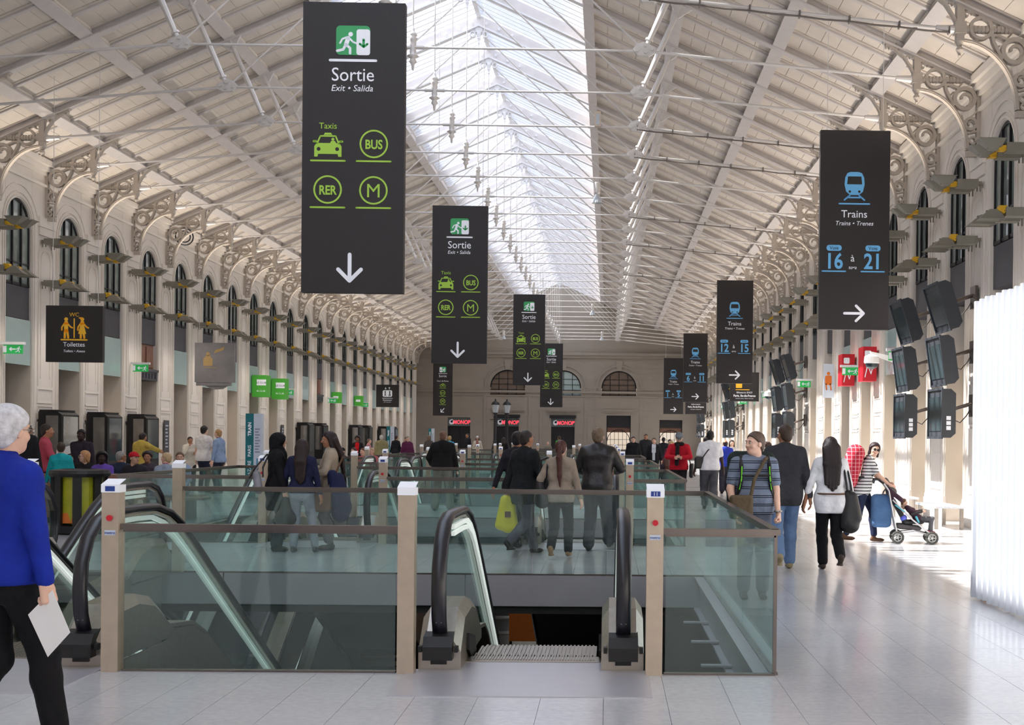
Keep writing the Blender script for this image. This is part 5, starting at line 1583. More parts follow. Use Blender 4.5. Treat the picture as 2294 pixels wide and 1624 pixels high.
# ---- hand template: wrist at origin, fingers along -z, thumb towards +y, palm facing -x
HANDS = {}
def hand_tpl(kind, h=.005):
    key = (kind, h)
    if key in HANDS: return HANDS[key]
    f = Field((-.10, -.07, -.22), (.06, .11, .04), h)
    for y, r in ((.028, .015), (.010, .016), (-.010, .016), (-.027, .014)): f.cone((0, y * .6, 0), (0, y, -.085), .018, r, .012)
    f.cone((0, 0, .03), (0, 0, -.02), .026, .024, .015)
    curl = {'relaxed': (.25, .45, .4), 'grip': (1.2, 1.5, .9), 'flat': (.06, .1, .08)}[kind]
    for y, L in ((.030, .078), (.010, .086), (-.010, .080), (-.029, .064)):
        p = V(0, y, -.085); a = 0
        for t, seg in zip(curl, (.45, .31, .24)):
            a += t
            q = p + V(-math.sin(a), 0, -math.cos(a)) * L * seg
            f.cone(p, q, .0088, .0078, .004); p = q
    if kind == 'grip': th = [(-.006, .028, -.03), (-.03, .046, -.062), (-.052, .034, -.088)]
    else: th = [(-.004, .026, -.025), (-.016, .056, -.06), (-.022, .066, -.098)]
    f.cone(th[0], th[1], .014, .0105, .01); f.cone(th[1], th[2], .0102, .0085, .005)
    HANDS[key] = f.nets()
    return HANDS[key]
SKIN = {k: mat('skin_' + k, c, .5, var=.05, scale=12, spec=.35) for k, c in dict(light=srgb(214, 168, 142), fair=srgb(226, 182, 158), tan=srgb(176, 124, 94), brown=srgb(128, 84, 62), dark=srgb(58, 38, 32)).items()}
LIPS = {k: mat('lips_' + k, srgb(*c), .45, var=.04) for k, c in dict(light=(190, 128, 114), fair=(200, 140, 126), tan=(156, 98, 82), brown=(112, 68, 56), dark=(62, 38, 34)).items()}
M_eye = mat('eye_white', srgb(188, 180, 172), .35, var=.02); M_pupil = mat('eye_dark', srgb(36, 26, 22), .2, var=.05)
CLOTH = {}
def cloth(rgb, rough=.8):
    k = (rgb, rough)
    if k not in CLOTH: CLOTH[k] = mat('cloth_%02x%02x%02x' % rgb, srgb(*rgb), rough, var=.12, scale=7, bump=.9, bscale=9, spec=.25, bdist=.03)
    return CLOTH[k]
def stripes(name, base, line, period, duty, axis='Z', double=False):
    m = cloth_base = mat(name, srgb(*base), .8, var=.05, scale=7, bump=.8, bscale=9, spec=.25, bdist=.03)
    N, L = m.node_tree.nodes, m.node_tree.links; b = N['Principled BSDF']
    src = b.inputs['Base Color'].links[0].from_socket
    tc = N.new('ShaderNodeTexCoord'); sx = N.new('ShaderNodeSeparateXYZ'); L.new(tc.outputs['Object'], sx.inputs[0])
    md = N.new('ShaderNodeMath'); md.operation = 'FLOORED_MODULO'; md.inputs[1].default_value = period; L.new(sx.outputs[axis], md.inputs[0])
    lt = N.new('ShaderNodeMath'); lt.operation = 'LESS_THAN'; lt.inputs[1].default_value = period * duty; L.new(md.outputs[0], lt.inputs[0])
    fac = lt.outputs[0]
    if double:
        cp = N.new('ShaderNodeMath'); cp.operation = 'COMPARE'; cp.inputs[1].default_value = period * duty * 2.6; cp.inputs[2].default_value = period * duty * .5; L.new(md.outputs[0], cp.inputs[0])
        mx = N.new('ShaderNodeMath'); mx.operation = 'MAXIMUM'; L.new(lt.outputs[0], mx.inputs[0]); L.new(cp.outputs[0], mx.inputs[1]); fac = mx.outputs[0]
    mix = N.new('ShaderNodeMix'); mix.data_type = 'RGBA'; L.new(fac, mix.inputs[0]); L.new(src, mix.inputs[6]); mix.inputs[7].default_value = (*srgb(*line), 1)
    L.new(mix.outputs[2], b.inputs['Base Color'])
    return m
HAIRM = {}
def hairm(rgb):
    if rgb not in HAIRM: HAIRM[rgb] = mat('hair_%02x%02x%02x' % rgb, srgb(*rgb), .45, var=.25, scale=30, bump=.6, bscale=90, spec=.4)
    return HAIRM[rgb]
def hair_field(style, h):
    """hair, headscarf or hat in head coordinates"""
    drop = {'long': .62, 'long_full': .62, 'tail': .66, 'hijab': .42, 'bob': .24}.get(style, .17)
    f = Field((-.17, -.27, -drop), (.17, .17, .19), h)
    if style in ('short', 'crop', 'bald', 'curly', 'tail', 'bob', 'long', 'long_full', 'bun', 'afro', 'fluffy'):
        th = {'crop': .006, 'bald': .005, 'curly': .03, 'afro': .045, 'short': .013, 'tail': .012, 'bob': .022, 'long': .016, 'long_full': .02, 'bun': .012, 'fluffy': .026}[style]
        f.ell((0, -.018, .034), (.077, .094, .085), .02, inf=th)
        f.ell((0, -.05, -.02), (.066, .055, .075), .02, inf=th * .7)
        if style == 'bald':
            f.cut(lambda X, Y, Z: np.maximum(Z - .055, np.maximum(Y - .03 - Z * .1, -.085 - Z)))
        else:
            lim = -.09 if style in ('short', 'crop', 'fluffy') else -.12
            f.cut(lambda X, Y, Z: np.maximum(.9 * (Y - .052) - .75 * (Z - .055), lim - Z))
        if style in ('short', 'crop', 'fluffy'):
            for s in (-1, 1): f.ell((s * .10, .022, -.03), (.045, .046, .05), .012, sub=True)
        if style in ('curly', 'afro'):
            rg = np.random.RandomState(3)
            for q in range(40):
                a, b = rg.uniform(0, 2 * PI), rg.uniform(-.1, 1.2)
                f.ell((.1 * math.cos(a) * math.cos(b), -.03 + .1 * math.sin(a) * math.cos(b) - .02, .03 + .1 * math.sin(b)), (.026, .026, .026), .015)
            f.cut(lambda X, Y, Z: .9 * (Y - .06) - .75 * (Z - .06))
        if style == 'bob':
            for s in (-1, 1): f.cone((s * .075, -.01, .02), (s * .08, .0, -.11), .026, .02, .03)
            f.ell((0, -.07, -.08), (.085, .045, .08), .03)
        if style in ('long', 'long_full'):
            w = .07 if style == 'long' else .10
            f.ell((0, -.075, -.05), (.092, .06, .13), .05)
            for u, e in ((-1, .50), (-.45, .54), (.1, .58), (.6, .55), (1, .50)):
                f.cone((w * u * .8, -.09, -.02), (w * u * .85, -.16, -.24), .045, .042, .04); f.cone((w * u * .85, -.16, -.24), (w * u * .8, -.172, -e), .042, .026, .02)
            for s in (-1, 1): f.cone((s * .078, -.005, .03), (s * .088, -.03, -.16), .022, .026, .03)
        if style == 'tail':
            f.ell((0, -.115, .02), (.03, .03, .03), .01); f.cone((0, -.13, .015), (0, -.165, -.14), .03, .042, .02); f.cone((0, -.165, -.14), (.01, -.185, -.42), .045, .032, .03); f.cone((.01, -.185, -.42), (.02, -.18, -.58), .032, .010, .02)
        if style == 'bun': f.ell((0, -.10, .07), (.045, .045, .045), .02)
    elif style == 'hijab':
        f.ell((0, -.02, .02), (.077, .10, .09), .03, inf=.03); f.ell((0, -.06, -.08), (.10, .09, .12), .04); f.ell((0, -.01, -.22), (.14, .12, .07), .05)
        f.cone((0, .02, -.13), (0, .03, -.30), .07, .09, .04); f.cone((.02, .05, -.2), (.05, .08, -.38), .06, .02, .04)
        f.ell((0, .09, -.025), (.058, .06, .086), .012, sub=True)
    elif style in ('cap', 'flatcap', 'beanie'):
        f.ell((0, -.018, .045), (.078, .096, .078), .02, inf=.014)
        f.cut(lambda X, Y, Z: (.03 if style != 'beanie' else .015) - Z + Y * .12)
        if style == 'cap': f.ell((0, .12, .045), (.065, .07, .010), .01)
        if style == 'flatcap': f.ell((0, .05, .085), (.088, .085, .03), .02); f.ell((0, .11, .055), (.06, .045, .010), .01)
        if style == 'beanie': f.ell((0, -.02, .135), (.02, .02, .018), .01)
    return f.nets()
HAIRC = {}
def hair_tpl(style, h):
    if (style, h) not in HAIRC: HAIRC[(style, h)] = hair_field(style, h)
    return HAIRC[(style, h)]
def ik(a, b, l1, l2, hint):
    v = b - a; d = np.linalg.norm(v); d2 = min(max(d, .05), (l1 + l2) * .999)
    u = v / (d + 1e-9); b = a + u * d2
    c = (l1 * l1 + d2 * d2 - l2 * l2) / (2 * d2); hgt = math.sqrt(max(l1 * l1 - c * c, 0))
    n = hint - u * (hint @ u); n = n / (np.linalg.norm(n) + 1e-9)
    return a + u * c + n * hgt, b
NP = 0
def person(label, x, y, rz, H=1.72, sex='m', skin='light', top=(60, 60, 66), sleeve='long', hem=.90, trousers=(50, 50, 60), shoes=(34, 30, 30), hair=('short', (50, 36, 28)),
           under=None, pose='stand', arms=None, legs=None, lean=0.0, head=(0, 0), hand=('relaxed', 'relaxed'), fine=False, belly=0.0, z=0.0, skirt=None, open_front=None, topmat=None, hat=None, loose=0.0, ankle=.10, group=None, glasses=None, collar=None):
    """pose in a 1.75 m body looking towards +y, x to its right"""
    global NP
    NP += 1
    k = H / 1.75
    vx = .017 if fine else .026
    sh_w = .182 if sex == 'm' else .158
    hip_w = .090 if sex == 'm' else .092
    hz = .92
    if pose == 'sit': hz = .50
    # legs
    if legs is None:
        legs = {'stand': [(-.10, .0, 0), (.10, .0, 0)], 'walk': [(-.09, .26, 0), (.09, -.30, .10)], 'walk2': [(-.09, -.30, .10), (.09, .26, 0)], 'apart': [(-.17, 0, 0), (.17, .05, 0)], 'sit': [(-.13, .42, 0), (.13, .44, 0)]}[pose if pose in ('walk', 'walk2', 'apart', 'sit') else 'stand']
    if pose in ('walk', 'walk2'): hz = .90
    hips = [V(-hip_w, 0, hz), V(hip_w, 0, hz)]
    ank = [V(l[0], l[1], l[2] + .085) for l in legs]
    knee = []
    for i in (0, 1):
        kn, an = ik(hips[i], ank[i], .43, .425, V(0, 1, .15 if pose != 'sit' else 1))
        knee.append(kn); ank[i] = an
    # torso
    Rl = rotx(-lean)
    piv = V(0, 0, hz)
    def up(p): return Rl @ (V(*p) - V(0, 0, .92)) + piv
    sh = [up((-sh_w, 0, 1.425)), up((sh_w, 0, 1.425))]
    if arms is None:
        arms = {'walk': [(-.30, -.18, .87), (.29, .22, .91)], 'walk2': [(-.29, .22, .91), (.30, -.18, .87)], 'sit': [(-.18, .30, 1.02), (.18, .30, 1.02)]}.get(pose, [(-.30, .02, .85), (.30, .02, .85)])
    wr = []; el = []
    for i in (0, 1):
        a = arms[i]; hint = V((-1 if i == 0 else 1) * .6, -1, -.2)
        if len(a) > 3: hint = V(*a[3:6])
        e, w = ik(sh[i], up(a[:3]), .285, .255, hint)
        el.append(e); wr.append(w)
    hc = up((0, .035, 1.635))
    nk = up((0, .0, 1.47))
    root = empty('person', (x, y, z), rz)
    fat = 1.0 if sex == 'm' else .93
    def torso(f, inf, zlo=None):
        f.cone(up((-.115, 0, 1.365)), up((.115, 0, 1.365)), .098 * fat, None, .05, inf)
        f.cone(up((-.08, .01, 1.22)), up((.08, .01, 1.22)), .108 * fat, None, .06, inf)
        w = .065 if sex == 'm' else .05
        f.cone(up((-w, .01 + belly * .3, 1.08)), up((w, .01 + belly * .3, 1.08)), .104 * fat + belly * .4, None, .06, inf)
        f.cone(up((-.075, 0, .985)), up((.075, 0, .985)), .112, None, .06, inf)
        if sex == 'f':
            for s in (-1, 1): f.ell(up((s * .07, .085, 1.27)), (.06, .05, .06), .04, inf)
        f.cone(up((-.14, 0, 1.42)), up((0, -.01, 1.46)), .055, .06, .04, inf); f.cone(up((.14, 0, 1.42)), up((0, -.01, 1.46)), .055, .06, .04, inf)
    def pelvis(f, inf):
        f.cone(V(-.07, -.01, hz + .01), V(.07, -.01, hz + .01), .112, None, .05, inf)
        for s in (-1, 1): f.ell(V(s * .075, -.06, hz - .03), (.078, .07, .085), .04, inf)
    def leg(f, i, inf, lo=0.0):
        f.cone(hips[i], knee[i], .086, .056, .03, inf)
        d = ank[i] - knee[i]; m = knee[i] + d * .3 + V(0, -.012, 0)
        e = knee[i] + d * (1 - lo)
        f.cone(knee[i], m, .056, .054, .03, inf); f.cone(m, e, .054, .037 + inf * .6, .03, inf)
    def arm(f, i, inf, upto=1.0, ka=.012):
        t = min(upto * 2, 1.0)
        f.cone(sh[i], sh[i] + (el[i] - sh[i]) * t, .056 * fat, (.056 - .014 * t) * fat, ka, inf)
        if upto > .5:
            t = (upto - .5) * 2; f.cone(el[i], el[i] + (wr[i] - el[i]) * t, .042 * fat, (.042 - .014 * t) * fat, ka, inf)
    P = [p for p in (*knee, *ank, *el, *wr, *sh, hc, *hips)]
    lo = np.min(P, 0) - .22; hi = np.max(P, 0) + .2
    lo[2] = max(lo[2], -.02)
    # body
    A = Acc()
    f = Field(lo, hi, vx)
    torso(f, -.004); pelvis(f, -.004)
    for i in (0, 1): leg(f, i, -.002); arm(f, i, 0)
    f.cone(nk, hc + (nk - hc) * .3, .055, .05, .03)
    v, F = f.nets(); A.add(v * k, F, 0)
    hh = .006 if fine else .010
    Rh = Rl @ rotz(head[0]) @ rotx(-head[1])
    hs = 1.0 if sex == 'm' else .96
    v, F, lip = head_tpl(hh)
    A.add((v * hs @ Rh.T + hc) * k, F, lip)
    for s in (-1, 1):
        vv, ff = uv_ball((s * .031, .0835, .006), .0105); A.add((vv * hs @ Rh.T + hc) * k, ff, 2)
        vv, ff = uv_ball((s * .031, .0905, .006), .0055, 6); A.add((vv * hs @ Rh.T + hc) * k, ff, 3)
        vv, ff = uv_ball((0, 0, 0), 1.0, 6); vv = vv * V(.017, .006, .0035) + V(s * .032, .094, .028); A.add((vv * hs @ Rh.T + hc) * k, ff, 3)
    for i in (0, 1):
        hv, hf = hand_tpl(hand[i], .005 if fine else .007)
        zax = -(wr[i] - el[i]); zax = zax / np.linalg.norm(zax)
        inw = V(1 if i == 0 else -1, .25, 0)                      # palm direction
        if len(arms[i]) > 6: inw = V(*arms[i][6:9])
        xax = -(inw - zax * (inw @ zax)); xax = xax / np.linalg.norm(xax)
        yax = np.cross(zax, xax)
        hv2 = hv.copy(); flip = False
        if (yax @ V(0, 1, .2)) < 0 and len(arms[i]) <= 9: hv2[:, 1] *= -1; flip = True
        A.add((hv2 @ np.stack([xax, yax, zax]) + wr[i]) * k, hf if not flip else hf[:, ::-1], 0)
    A.build('body', [SKIN[skin], LIPS[skin], M_eye, M_pupil], root)
    # hair or headwear
    st, hcol = hair
    hv, hf = hair_tpl(st, .008 if fine else .011)
    B = Acc(); B.add((hv * hs @ Rh.T + hc) * k, hf, 0)
    B.build('headscarf' if st == 'hijab' else 'hair', [hairm(hcol) if st != 'hijab' else cloth(hcol)], root)
    if hat:
        hv, hf = hair_tpl(hat[0], .008 if fine else .011); B = Acc(); B.add((hv * hs @ Rh.T + hc) * k, hf, 0); B.build('hat', [cloth(hat[1])], root)
    if glasses:
        G = MB()
        for s in (-1, 1):
            G.lathe([(.022, -.003), (.022, .003)], (s * .031, .105, .004), 10, axis='Y'); G.tube((s * .05, .1, .008), (s * .082, .0, .006), .003, 5)
        G.tube((-.012, .106, .008), (.012, .106, .008), .003, 5)
        gv = (np.array(G.v) * hs @ Rh.T + hc) * k
        B = Acc(); B.add(gv, G.f, 0); B.build('glasses', [glasses], root)
    # trousers
    if trousers is not None:
        f = Field(lo, hi, vx); pelvis(f, .012)
        f.cone(V(-.06, 0, hz + .06), V(.06, 0, hz + .06), .105, None, .05, .008)
        for i in (0, 1): leg(f, i, .013 + loose * .5, ankle)
        if skirt:      # skirt or long coat tail
            f.cone(V(0, 0, hz), V(0, -.01, skirt + .1), .15, .17, .04)
        v, F = f.nets(); B = Acc(); B.add(v * k, F, 0); B.build('trousers', [cloth(trousers) if isinstance(trousers, tuple) else trousers], root)
    # top
    f = Field(lo, hi, vx)
    torso(f, .014 + loose * .6)
    if hem < .97:
        zt = hem - .92
        f.cone(up((-.065, 0, .97)), up((-.07, -.01, hem + .05)), .11, .104 + loose * .8, .05, .014); f.cone(up((.065, 0, .97)), up((.07, -.01, hem + .05)), .11, .104 + loose * .8, .05, .014)
        for s_ in (-1, 1): f.ell(V(s_ * .075, -.06, hz - .03), (.078, .07, .085), .05, .030)
        f.cone(V(-.07, -.01, hz + .01), V(.07, -.01, hz + .01), .112, None, .05, .026)
        f.cut(lambda X, Y, Z: np.minimum(hz + (hem - .92) - .01 - Z, 1.0) if lean == 0 else Z * 0 - 1)
    upto = {'long': .97, 'three': .72, 'short': .36, 'none': .12}[sleeve]
    for i in (0, 1): arm(f, i, .012 + loose * .4, upto)
    f.ell(nk + V(0, 0, .0), (.072, .072, .035), .02)
    v, F = f.nets(); B = Acc(); B.add(v * k, F, 0)
    mats = [topmat or cloth(top)]
    if open_front:      # shirt front shown between open lapels
        c = v[F].mean(1); fc = (c[:, 1] > .06) & (np.abs(c[:, 0]) < .055 + .03 * (c[:, 2] > 1.2)) & (c[:, 2] > hz - .02)
        B.m = [1 if q else 0 for q in fc]; mats.append(cloth(open_front))
    B.build('top', mats, root)
    if collar:
        f = Field(lo, hi, .012); f.cone(nk + V(0, .0, .01), nk + V(0, .01, .035), .066, .062, .01); v, F = f.nets(); B = Acc(); B.add(v * k, F, 0); B.build('collar', [cloth(collar)], root)
    # shoes
    for i in (0, 1):
        f = Field(ank[i] - V(.1, .16, .12), ank[i] + V(.1, .26, .14), .012)
        lift = legs[i][2]
        if lift > .04:
            pa = -.75 if legs[i][1] < 0 else .25
            Rf = rotx(pa)
        else: Rf = np.eye(3)
        o = (-.06 if i == 0 else .06) * .0
        f.cone(ank[i] + Rf @ V(0, -.035, -.045), ank[i] + Rf @ V(o, .12, -.055), .036, .030, .02); f.ell(ank[i] + Rf @ V(o, .10, -.055), (.042, .08, .028), .02); f.cone(ank[i] + V(0, -.01, .01), ank[i] + Rf @ V(0, .0, -.03), .040, .042, .02)
        if not lift > .04: f.cut(lambda X, Y, Z: .002 - Z)
        v, F = f.nets(); B = Acc(); B.add(v * k, F, 0); B.build('shoe', [cloth(shoes, .5)], root)
    tag(root, label, 'person', group)
    Rw = rotz(rz)
    def world(p): return Rw @ (np.asarray(p) * k) + V(x, y, z)
    root_info = dict(wr=[world(w) for w in wr], el=[world(e) for e in el], sh=[world(q) for q in sh], up=lambda *p: world(up(p)), hip=world(V(0, 0, hz)), R=Rw, k=k, hd=[(w - e) / np.linalg.norm(w - e) @ Rw.T for w, e in zip(wr, el)])
    return root_info
# ------------------------------------------------------------------ bags and things carried
def blob(name, prims, mats, h=.014, parent=None, loc=None, cut=None, origin=None):
    """one rounded mesh from cones/ellipsoids given in world metres"""
    pts = []
    for p in prims:
        if p[0] == 'c': pts += [np.array(p[1]) - max(p[3], p[4]), np.array(p[1]) + max(p[3], p[4]), np.array(p[2]) - max(p[3], p[4]), np.array(p[2]) + max(p[3], p[4])]
        else: r = max(p[2]); pts += [np.array(p[1]) - r, np.array(p[1]) + r]
    f = Field(np.min(pts, 0) - .06, np.max(pts, 0) + .06, h)
    for p in prims:
        if p[0] == 'c': f.cone(p[1], p[2], p[3], p[4], p[5] if len(p) > 5 else .02)
        else: f.ell(p[1], p[2], p[3] if len(p) > 3 else .02, R=p[4] if len(p) > 4 else None)
    if cut: f.cut(cut)
    v, F = f.nets()
    o0 = np.array(origin if origin is not None else (0, 0, 0), float)
    A = Acc(); A.add(v - o0, F, 0)
    o = A.build(name, mats if isinstance(mats, list) else [mats], parent)
    if origin is not None and parent is None: o.location = tuple(o0)
    return o
def slab(name, c, R, size, m, parent=None, h=.016):
    """soft rectangular bag: rounded slab with axes R, half sizes size"""
    c = np.array(c, float); e = [R[:, i] * size[i] for i in range(3)]
    pr = []
    n = 4
    for a in np.linspace(-1, 1, n):
        pr.append(('c', c + e[0] * a - e[2], c + e[0] * a + e[2], size[1], size[1], .04))
    return blob(name, pr, m, h, parent, origin=c if parent is None else None)
def strap(name, pts, w, m, parent, th=.005):
    o = parent.location
    mb = MB(); mb.path([(p[0] - o[0], p[1] - o[1], p[2] - o[2]) for p in pts], w, 6, ry=None)
    return mb.build(name, m, parent)
M_yb = mat('yellow_plastic', srgb(222, 214, 24), .35, var=.08, scale=9, bump=.5, bscale=14)
M_blk = mat('black_leather', srgb(28, 27, 29), .4, var=.15, scale=12, spec=.5)
M_paper = mat('white_paper', srgb(236, 232, 228), .7, var=.02)
M_brownl = mat('brown_leather', srgb(98, 66, 44), .5, var=.1)
M_olive = cloth((92, 78, 58)); M_denim = cloth((84, 118, 160)); M_grey = cloth((96, 92, 92)); M_plum = cloth((66, 44, 58)); M_navy = cloth((34, 40, 74))
def plaid():
    m = stripes('red_plaid', (186, 40, 58), (228, 170, 176), .06, .12, 'Z')
    N, L = m.node_tree.nodes, m.node_tree.links; b = N['Principled BSDF']; src = b.inputs['Base Color'].links[0].from_socket
    sx = [n for n in N if n.type == 'SEPXYZ'][0]
    md = N.new('ShaderNodeMath'); md.operation = 'FLOORED_MODULO'; md.inputs[1].default_value = .06; L.new(sx.outputs['X'], md.inputs[0])
    lt = N.new('ShaderNodeMath'); lt.operation = 'LESS_THAN'; lt.inputs[1].default_value = .008; L.new(md.outputs[0], lt.inputs[0])
    mix = N.new('ShaderNodeMix'); mix.data_type = 'RGBA'; L.new(lt.outputs[0], mix.inputs[0]); L.new(src, mix.inputs[6]); mix.inputs[7].default_value = (*srgb(228, 170, 176), 1); L.new(mix.outputs[2], b.inputs['Base Color'])
    return m
M_plaid = plaid()

# ------------------------------------------------------------------ foreground and middle-distance people
ow = person('white-haired woman in a cobalt blue jacket walking past at the left edge', -2.95, 6.15, -.42, 1.735, 'f', 'fair', top=(22, 44, 150), hem=.90, trousers=(18, 17, 20), shoes=(20, 20, 22), hair=('fluffy', (206, 204, 206)),
            pose='walk', legs=[(-.1, -.22, .06), (.1, .24, 0)], arms=[(-.24, .18, .9), (.30, .0, .85)], hand=('relaxed', 'grip'), fine=True, loose=.01, collar=(20, 38, 120), glasses=M_steel, belly=.04)
w = ow['wr'][1]
pp = MB().prism([(-.10, 0, -.02), (.02, 0, .10), (.11, 0, -.10), (.0, 0, -.22)], (0, .003, 0)).build('paper_sheet', M_paper, None, (w[0] + .02, w[1] - .02, w[2] - .13), -.1)
tag(pp, 'folded white paper in the hand of the cobalt blue woman', 'paper')

w1 = person('woman in a black headscarf and long black coat facing right', -4.53, 17.15, -1.25, 1.61, 'f', 'light', top=(22, 21, 24), hem=.62, trousers=(30, 32, 44), shoes=(26, 24, 26), hair=('hijab', (20, 19, 22)), fine=True, loose=.03,
            arms=[(-.26, .05, .85), (.24, .10, .90)], hand=('grip', 'grip'), ankle=.06)
R = rotz(-1.25)
b = slab('handbag', (-4.74, 16.98, .95), R @ rotx(.15), (.10, .05, .11), mat('white_black_leather', srgb(120, 118, 124), .4, var=.9, scale=3), h=.013)
strap('strap', [(-4.62, 17.02, 1.33), (-4.76, 16.95, 1.15), (-4.84, 16.95, 1.0)], .012, M_blk, b); strap('strap', [(-4.60, 17.02, 1.33), (-4.66, 16.95, 1.15), (-4.66, 16.95, 1.02)], .012, M_blk, b)
tag(b, 'black and white handbag on the shoulder of the veiled woman', 'bag')
q = w1['wr'][1]
b = blob('plastic_bag', [('c', (-4.36, 16.98, .72), (-4.36, 16.98, .50), .05, .10, .04), ('e', (-4.36, 16.98, .46), (.15, .06, .12), .05)], M_blk, origin=(-4.36, 16.98, .5))
strap('handle', [(-4.36, 16.98, .76), (-4.37, 17.0, .85)], .01, M_blk, b)
tag(b, 'black plastic bag hanging between the veiled woman and the jeans woman', 'bag')
person('woman with long dark hair, navy sweater and pale jeans, seen from behind', -4.15, 17.0, .05, 1.535, 'f', 'tan', top=(34, 36, 66), hem=.93, trousers=(150, 154, 164), shoes=(36, 36, 40), hair=('long', (40, 24, 22)), fine=True, pose='apart', legs=[(-.12, 0, 0), (.20, .06, 0)], arms=[(-.27, .16, .95), (.30, .0, .84)], ankle=.06)
w3 = person('woman in a beige cardigan with a navy coat over her arm, facing left', -3.86, 17.45, 1.75, 1.635, 'f', 'tan', top=(176, 160, 140), hem=.80, trousers=(104, 98, 100), shoes=(60, 50, 48), hair=('long_full', (42, 26, 26)), fine=True, loose=.02,
            arms=[(-.17, .30, 1.10), (.12, .34, 1.22, .8, -.3, -1)], open_front=(206, 206, 212), ankle=.2, head=(.15, .12))
b = blob('folded_coat', [('c', (-3.72, 17.30, 1.0), (-3.66, 17.28, .62), .08, .13, .05), ('c', (-3.78, 17.2, 1.05), (-3.70, 17.2, .7), .07, .12, .05), ('e', (-3.68, 17.26, .55), (.13, .12, .16), .05)], M_navy, origin=(-3.7, 17.25, .8))
tag(b, 'navy coat hanging from the arm of the beige cardigan woman', 'coat')
b = slab('handbag', (-3.90, 17.10, .70), rotz(.1), (.08, .05, .10), M_brownl, h=.014)
strap('strap', [(-3.86, 17.10, .80), (-3.76, 17.18, 1.0), (-3.68, 17.4, 1.3)], .014, M_brownl, b)
tag(b, 'dark brown shoulder bag of the beige cardigan woman', 'bag')

su = person('balding man in a dark suit jacket walking to the right', -1.13, 16.9, -.75, 1.70, 'm', 'tan', top=(30, 32, 34), hem=.74, trousers=(86, 84, 92), shoes=(34, 26, 24), hair=('crop', (40, 32, 28)), pose='walk', legs=[(-.09, .28, 0), (.09, -.36, .13)],
            arms=[(-.30, -.05, .86), (.28, .2, .95)], hand=('grip', 'relaxed'), fine=True, loose=.012, collar=(220, 220, 222), ankle=.04)
w = su['wr'][0]
yb = blob('shopping_bag', [('c', (w[0] - .05, w[1], w[2] - .12), (w[0] - .10, w[1], w[2] - .46), .05, .07, .05), ('c', (w[0] + .05, w[1], w[2] - .12), (w[0] + .08, w[1], w[2] - .48), .05, .07, .05), ('c', (w[0] - .02, w[1], w[2] - .1), (w[0], w[1], w[2] - .5), .05, .07, .05)], M_yb, origin=(w[0], w[1], w[2] - .3))
strap('handle', [(w[0] - .05, w[1], w[2] - .14), (w[0], w[1], w[2] - .06), (w[0] + .05, w[1], w[2] - .14)], .012, M_yb, yb)
MB().box(-.03, .05, -.082, -.07, -.05, .03).build('printed_mark', M_brownl, yb)
tag(yb, 'bright yellow plastic shopping bag carried by the suited man', 'bag')
person('person in a dark jacket half hidden behind the balding suited man', -1.30, 17.75, -.3, 1.69, 'f', 'tan', top=(34, 32, 38), trousers=(30, 30, 36), hair=('bun', (28, 22, 24)), pose='walk')
wt = person('woman in a tan sweater with a long auburn ponytail and black trousers', -.63, 16.45, -.12, 1.575, 'f', 'fair', top=(158, 142, 126), hem=.86, trousers=(34, 34, 40), shoes=(156, 124, 92), hair=('tail', (76, 38, 30)), pose='walk', legs=[(-.08, -.30, .10), (.10, .18, .02)],
            arms=[(-.30, .02, .95), (.31, .02, .86)], fine=True, loose=.008, ankle=.04)
b = blob('shoulder_bag', [('c', (-.90, 16.42, 1.02), (-.86, 16.40, .78), .05, .09, .05), ('e', (-.86, 16.40, .78), (.11, .06, .12), .04)], M_blk, origin=(-.88, 16.4, .85))
strap('strap', [(-.92, 16.44, 1.0), (-.88, 16.40, 1.30), (-.80, 16.5, 1.33)], .014, M_blk, b); strap('strap', [(-.82, 16.40, .92), (-.80, 16.38, 1.2), (-.79, 16.46, 1.33)], .014, M_blk, b)
tag(b, 'black shoulder bag on the left arm of the tan sweater woman', 'bag')
person('man in a black leather jacket seen from behind, arms raised before him', -.15, 17.6, -.1, 1.75, 'm', 'fair', top=(30, 28, 28), hem=.88, trousers=(48, 48, 58), shoes=(30, 28, 28), hair=('short', (116, 96, 76)), pose='walk', legs=[(-.12, .0, 0), (.14, .34, 0)],
       arms=[(-.22, .30, 1.12), (.24, .30, 1.14)], fine=True, loose=.03, topmat=mat('black_leather_jacket', srgb(34, 31, 31), .38, var=.2, scale=9, bump=.7, bscale=14, spec=.5), collar=(40, 90, 90), ankle=.05)
bk = person('man in a black sweater and khaki trousers standing with his back turned', -3.53, 26.7, 0, 1.70, 'm', 'fair', top=(22, 21, 22), hem=.90, trousers=(140, 132, 120), shoes=(66, 62, 60), hair=('crop', (120, 88, 70)), pose='apart', arms=[(-.27, .22, 1.02), (.32, .02, .86)], loose=.04, belly=.12, fine=True, ankle=.05, hand=('relaxed', 'grip'))
w = bk['wr'][1]
b = blob('umbrella', [('c', (w[0], w[1], w[2] - .05), (w[0] + .03, w[1], w[2] - .55), .03, .045, .02), ('c', (w[0], w[1], w[2] + .02), (w[0], w[1], w[2] - .06), .012, .012, .01)], M_blk, origin=(w[0], w[1], w[2] - .3))
tag(b, 'folded dark umbrella in the hand of the khaki trousered man', 'umbrella')

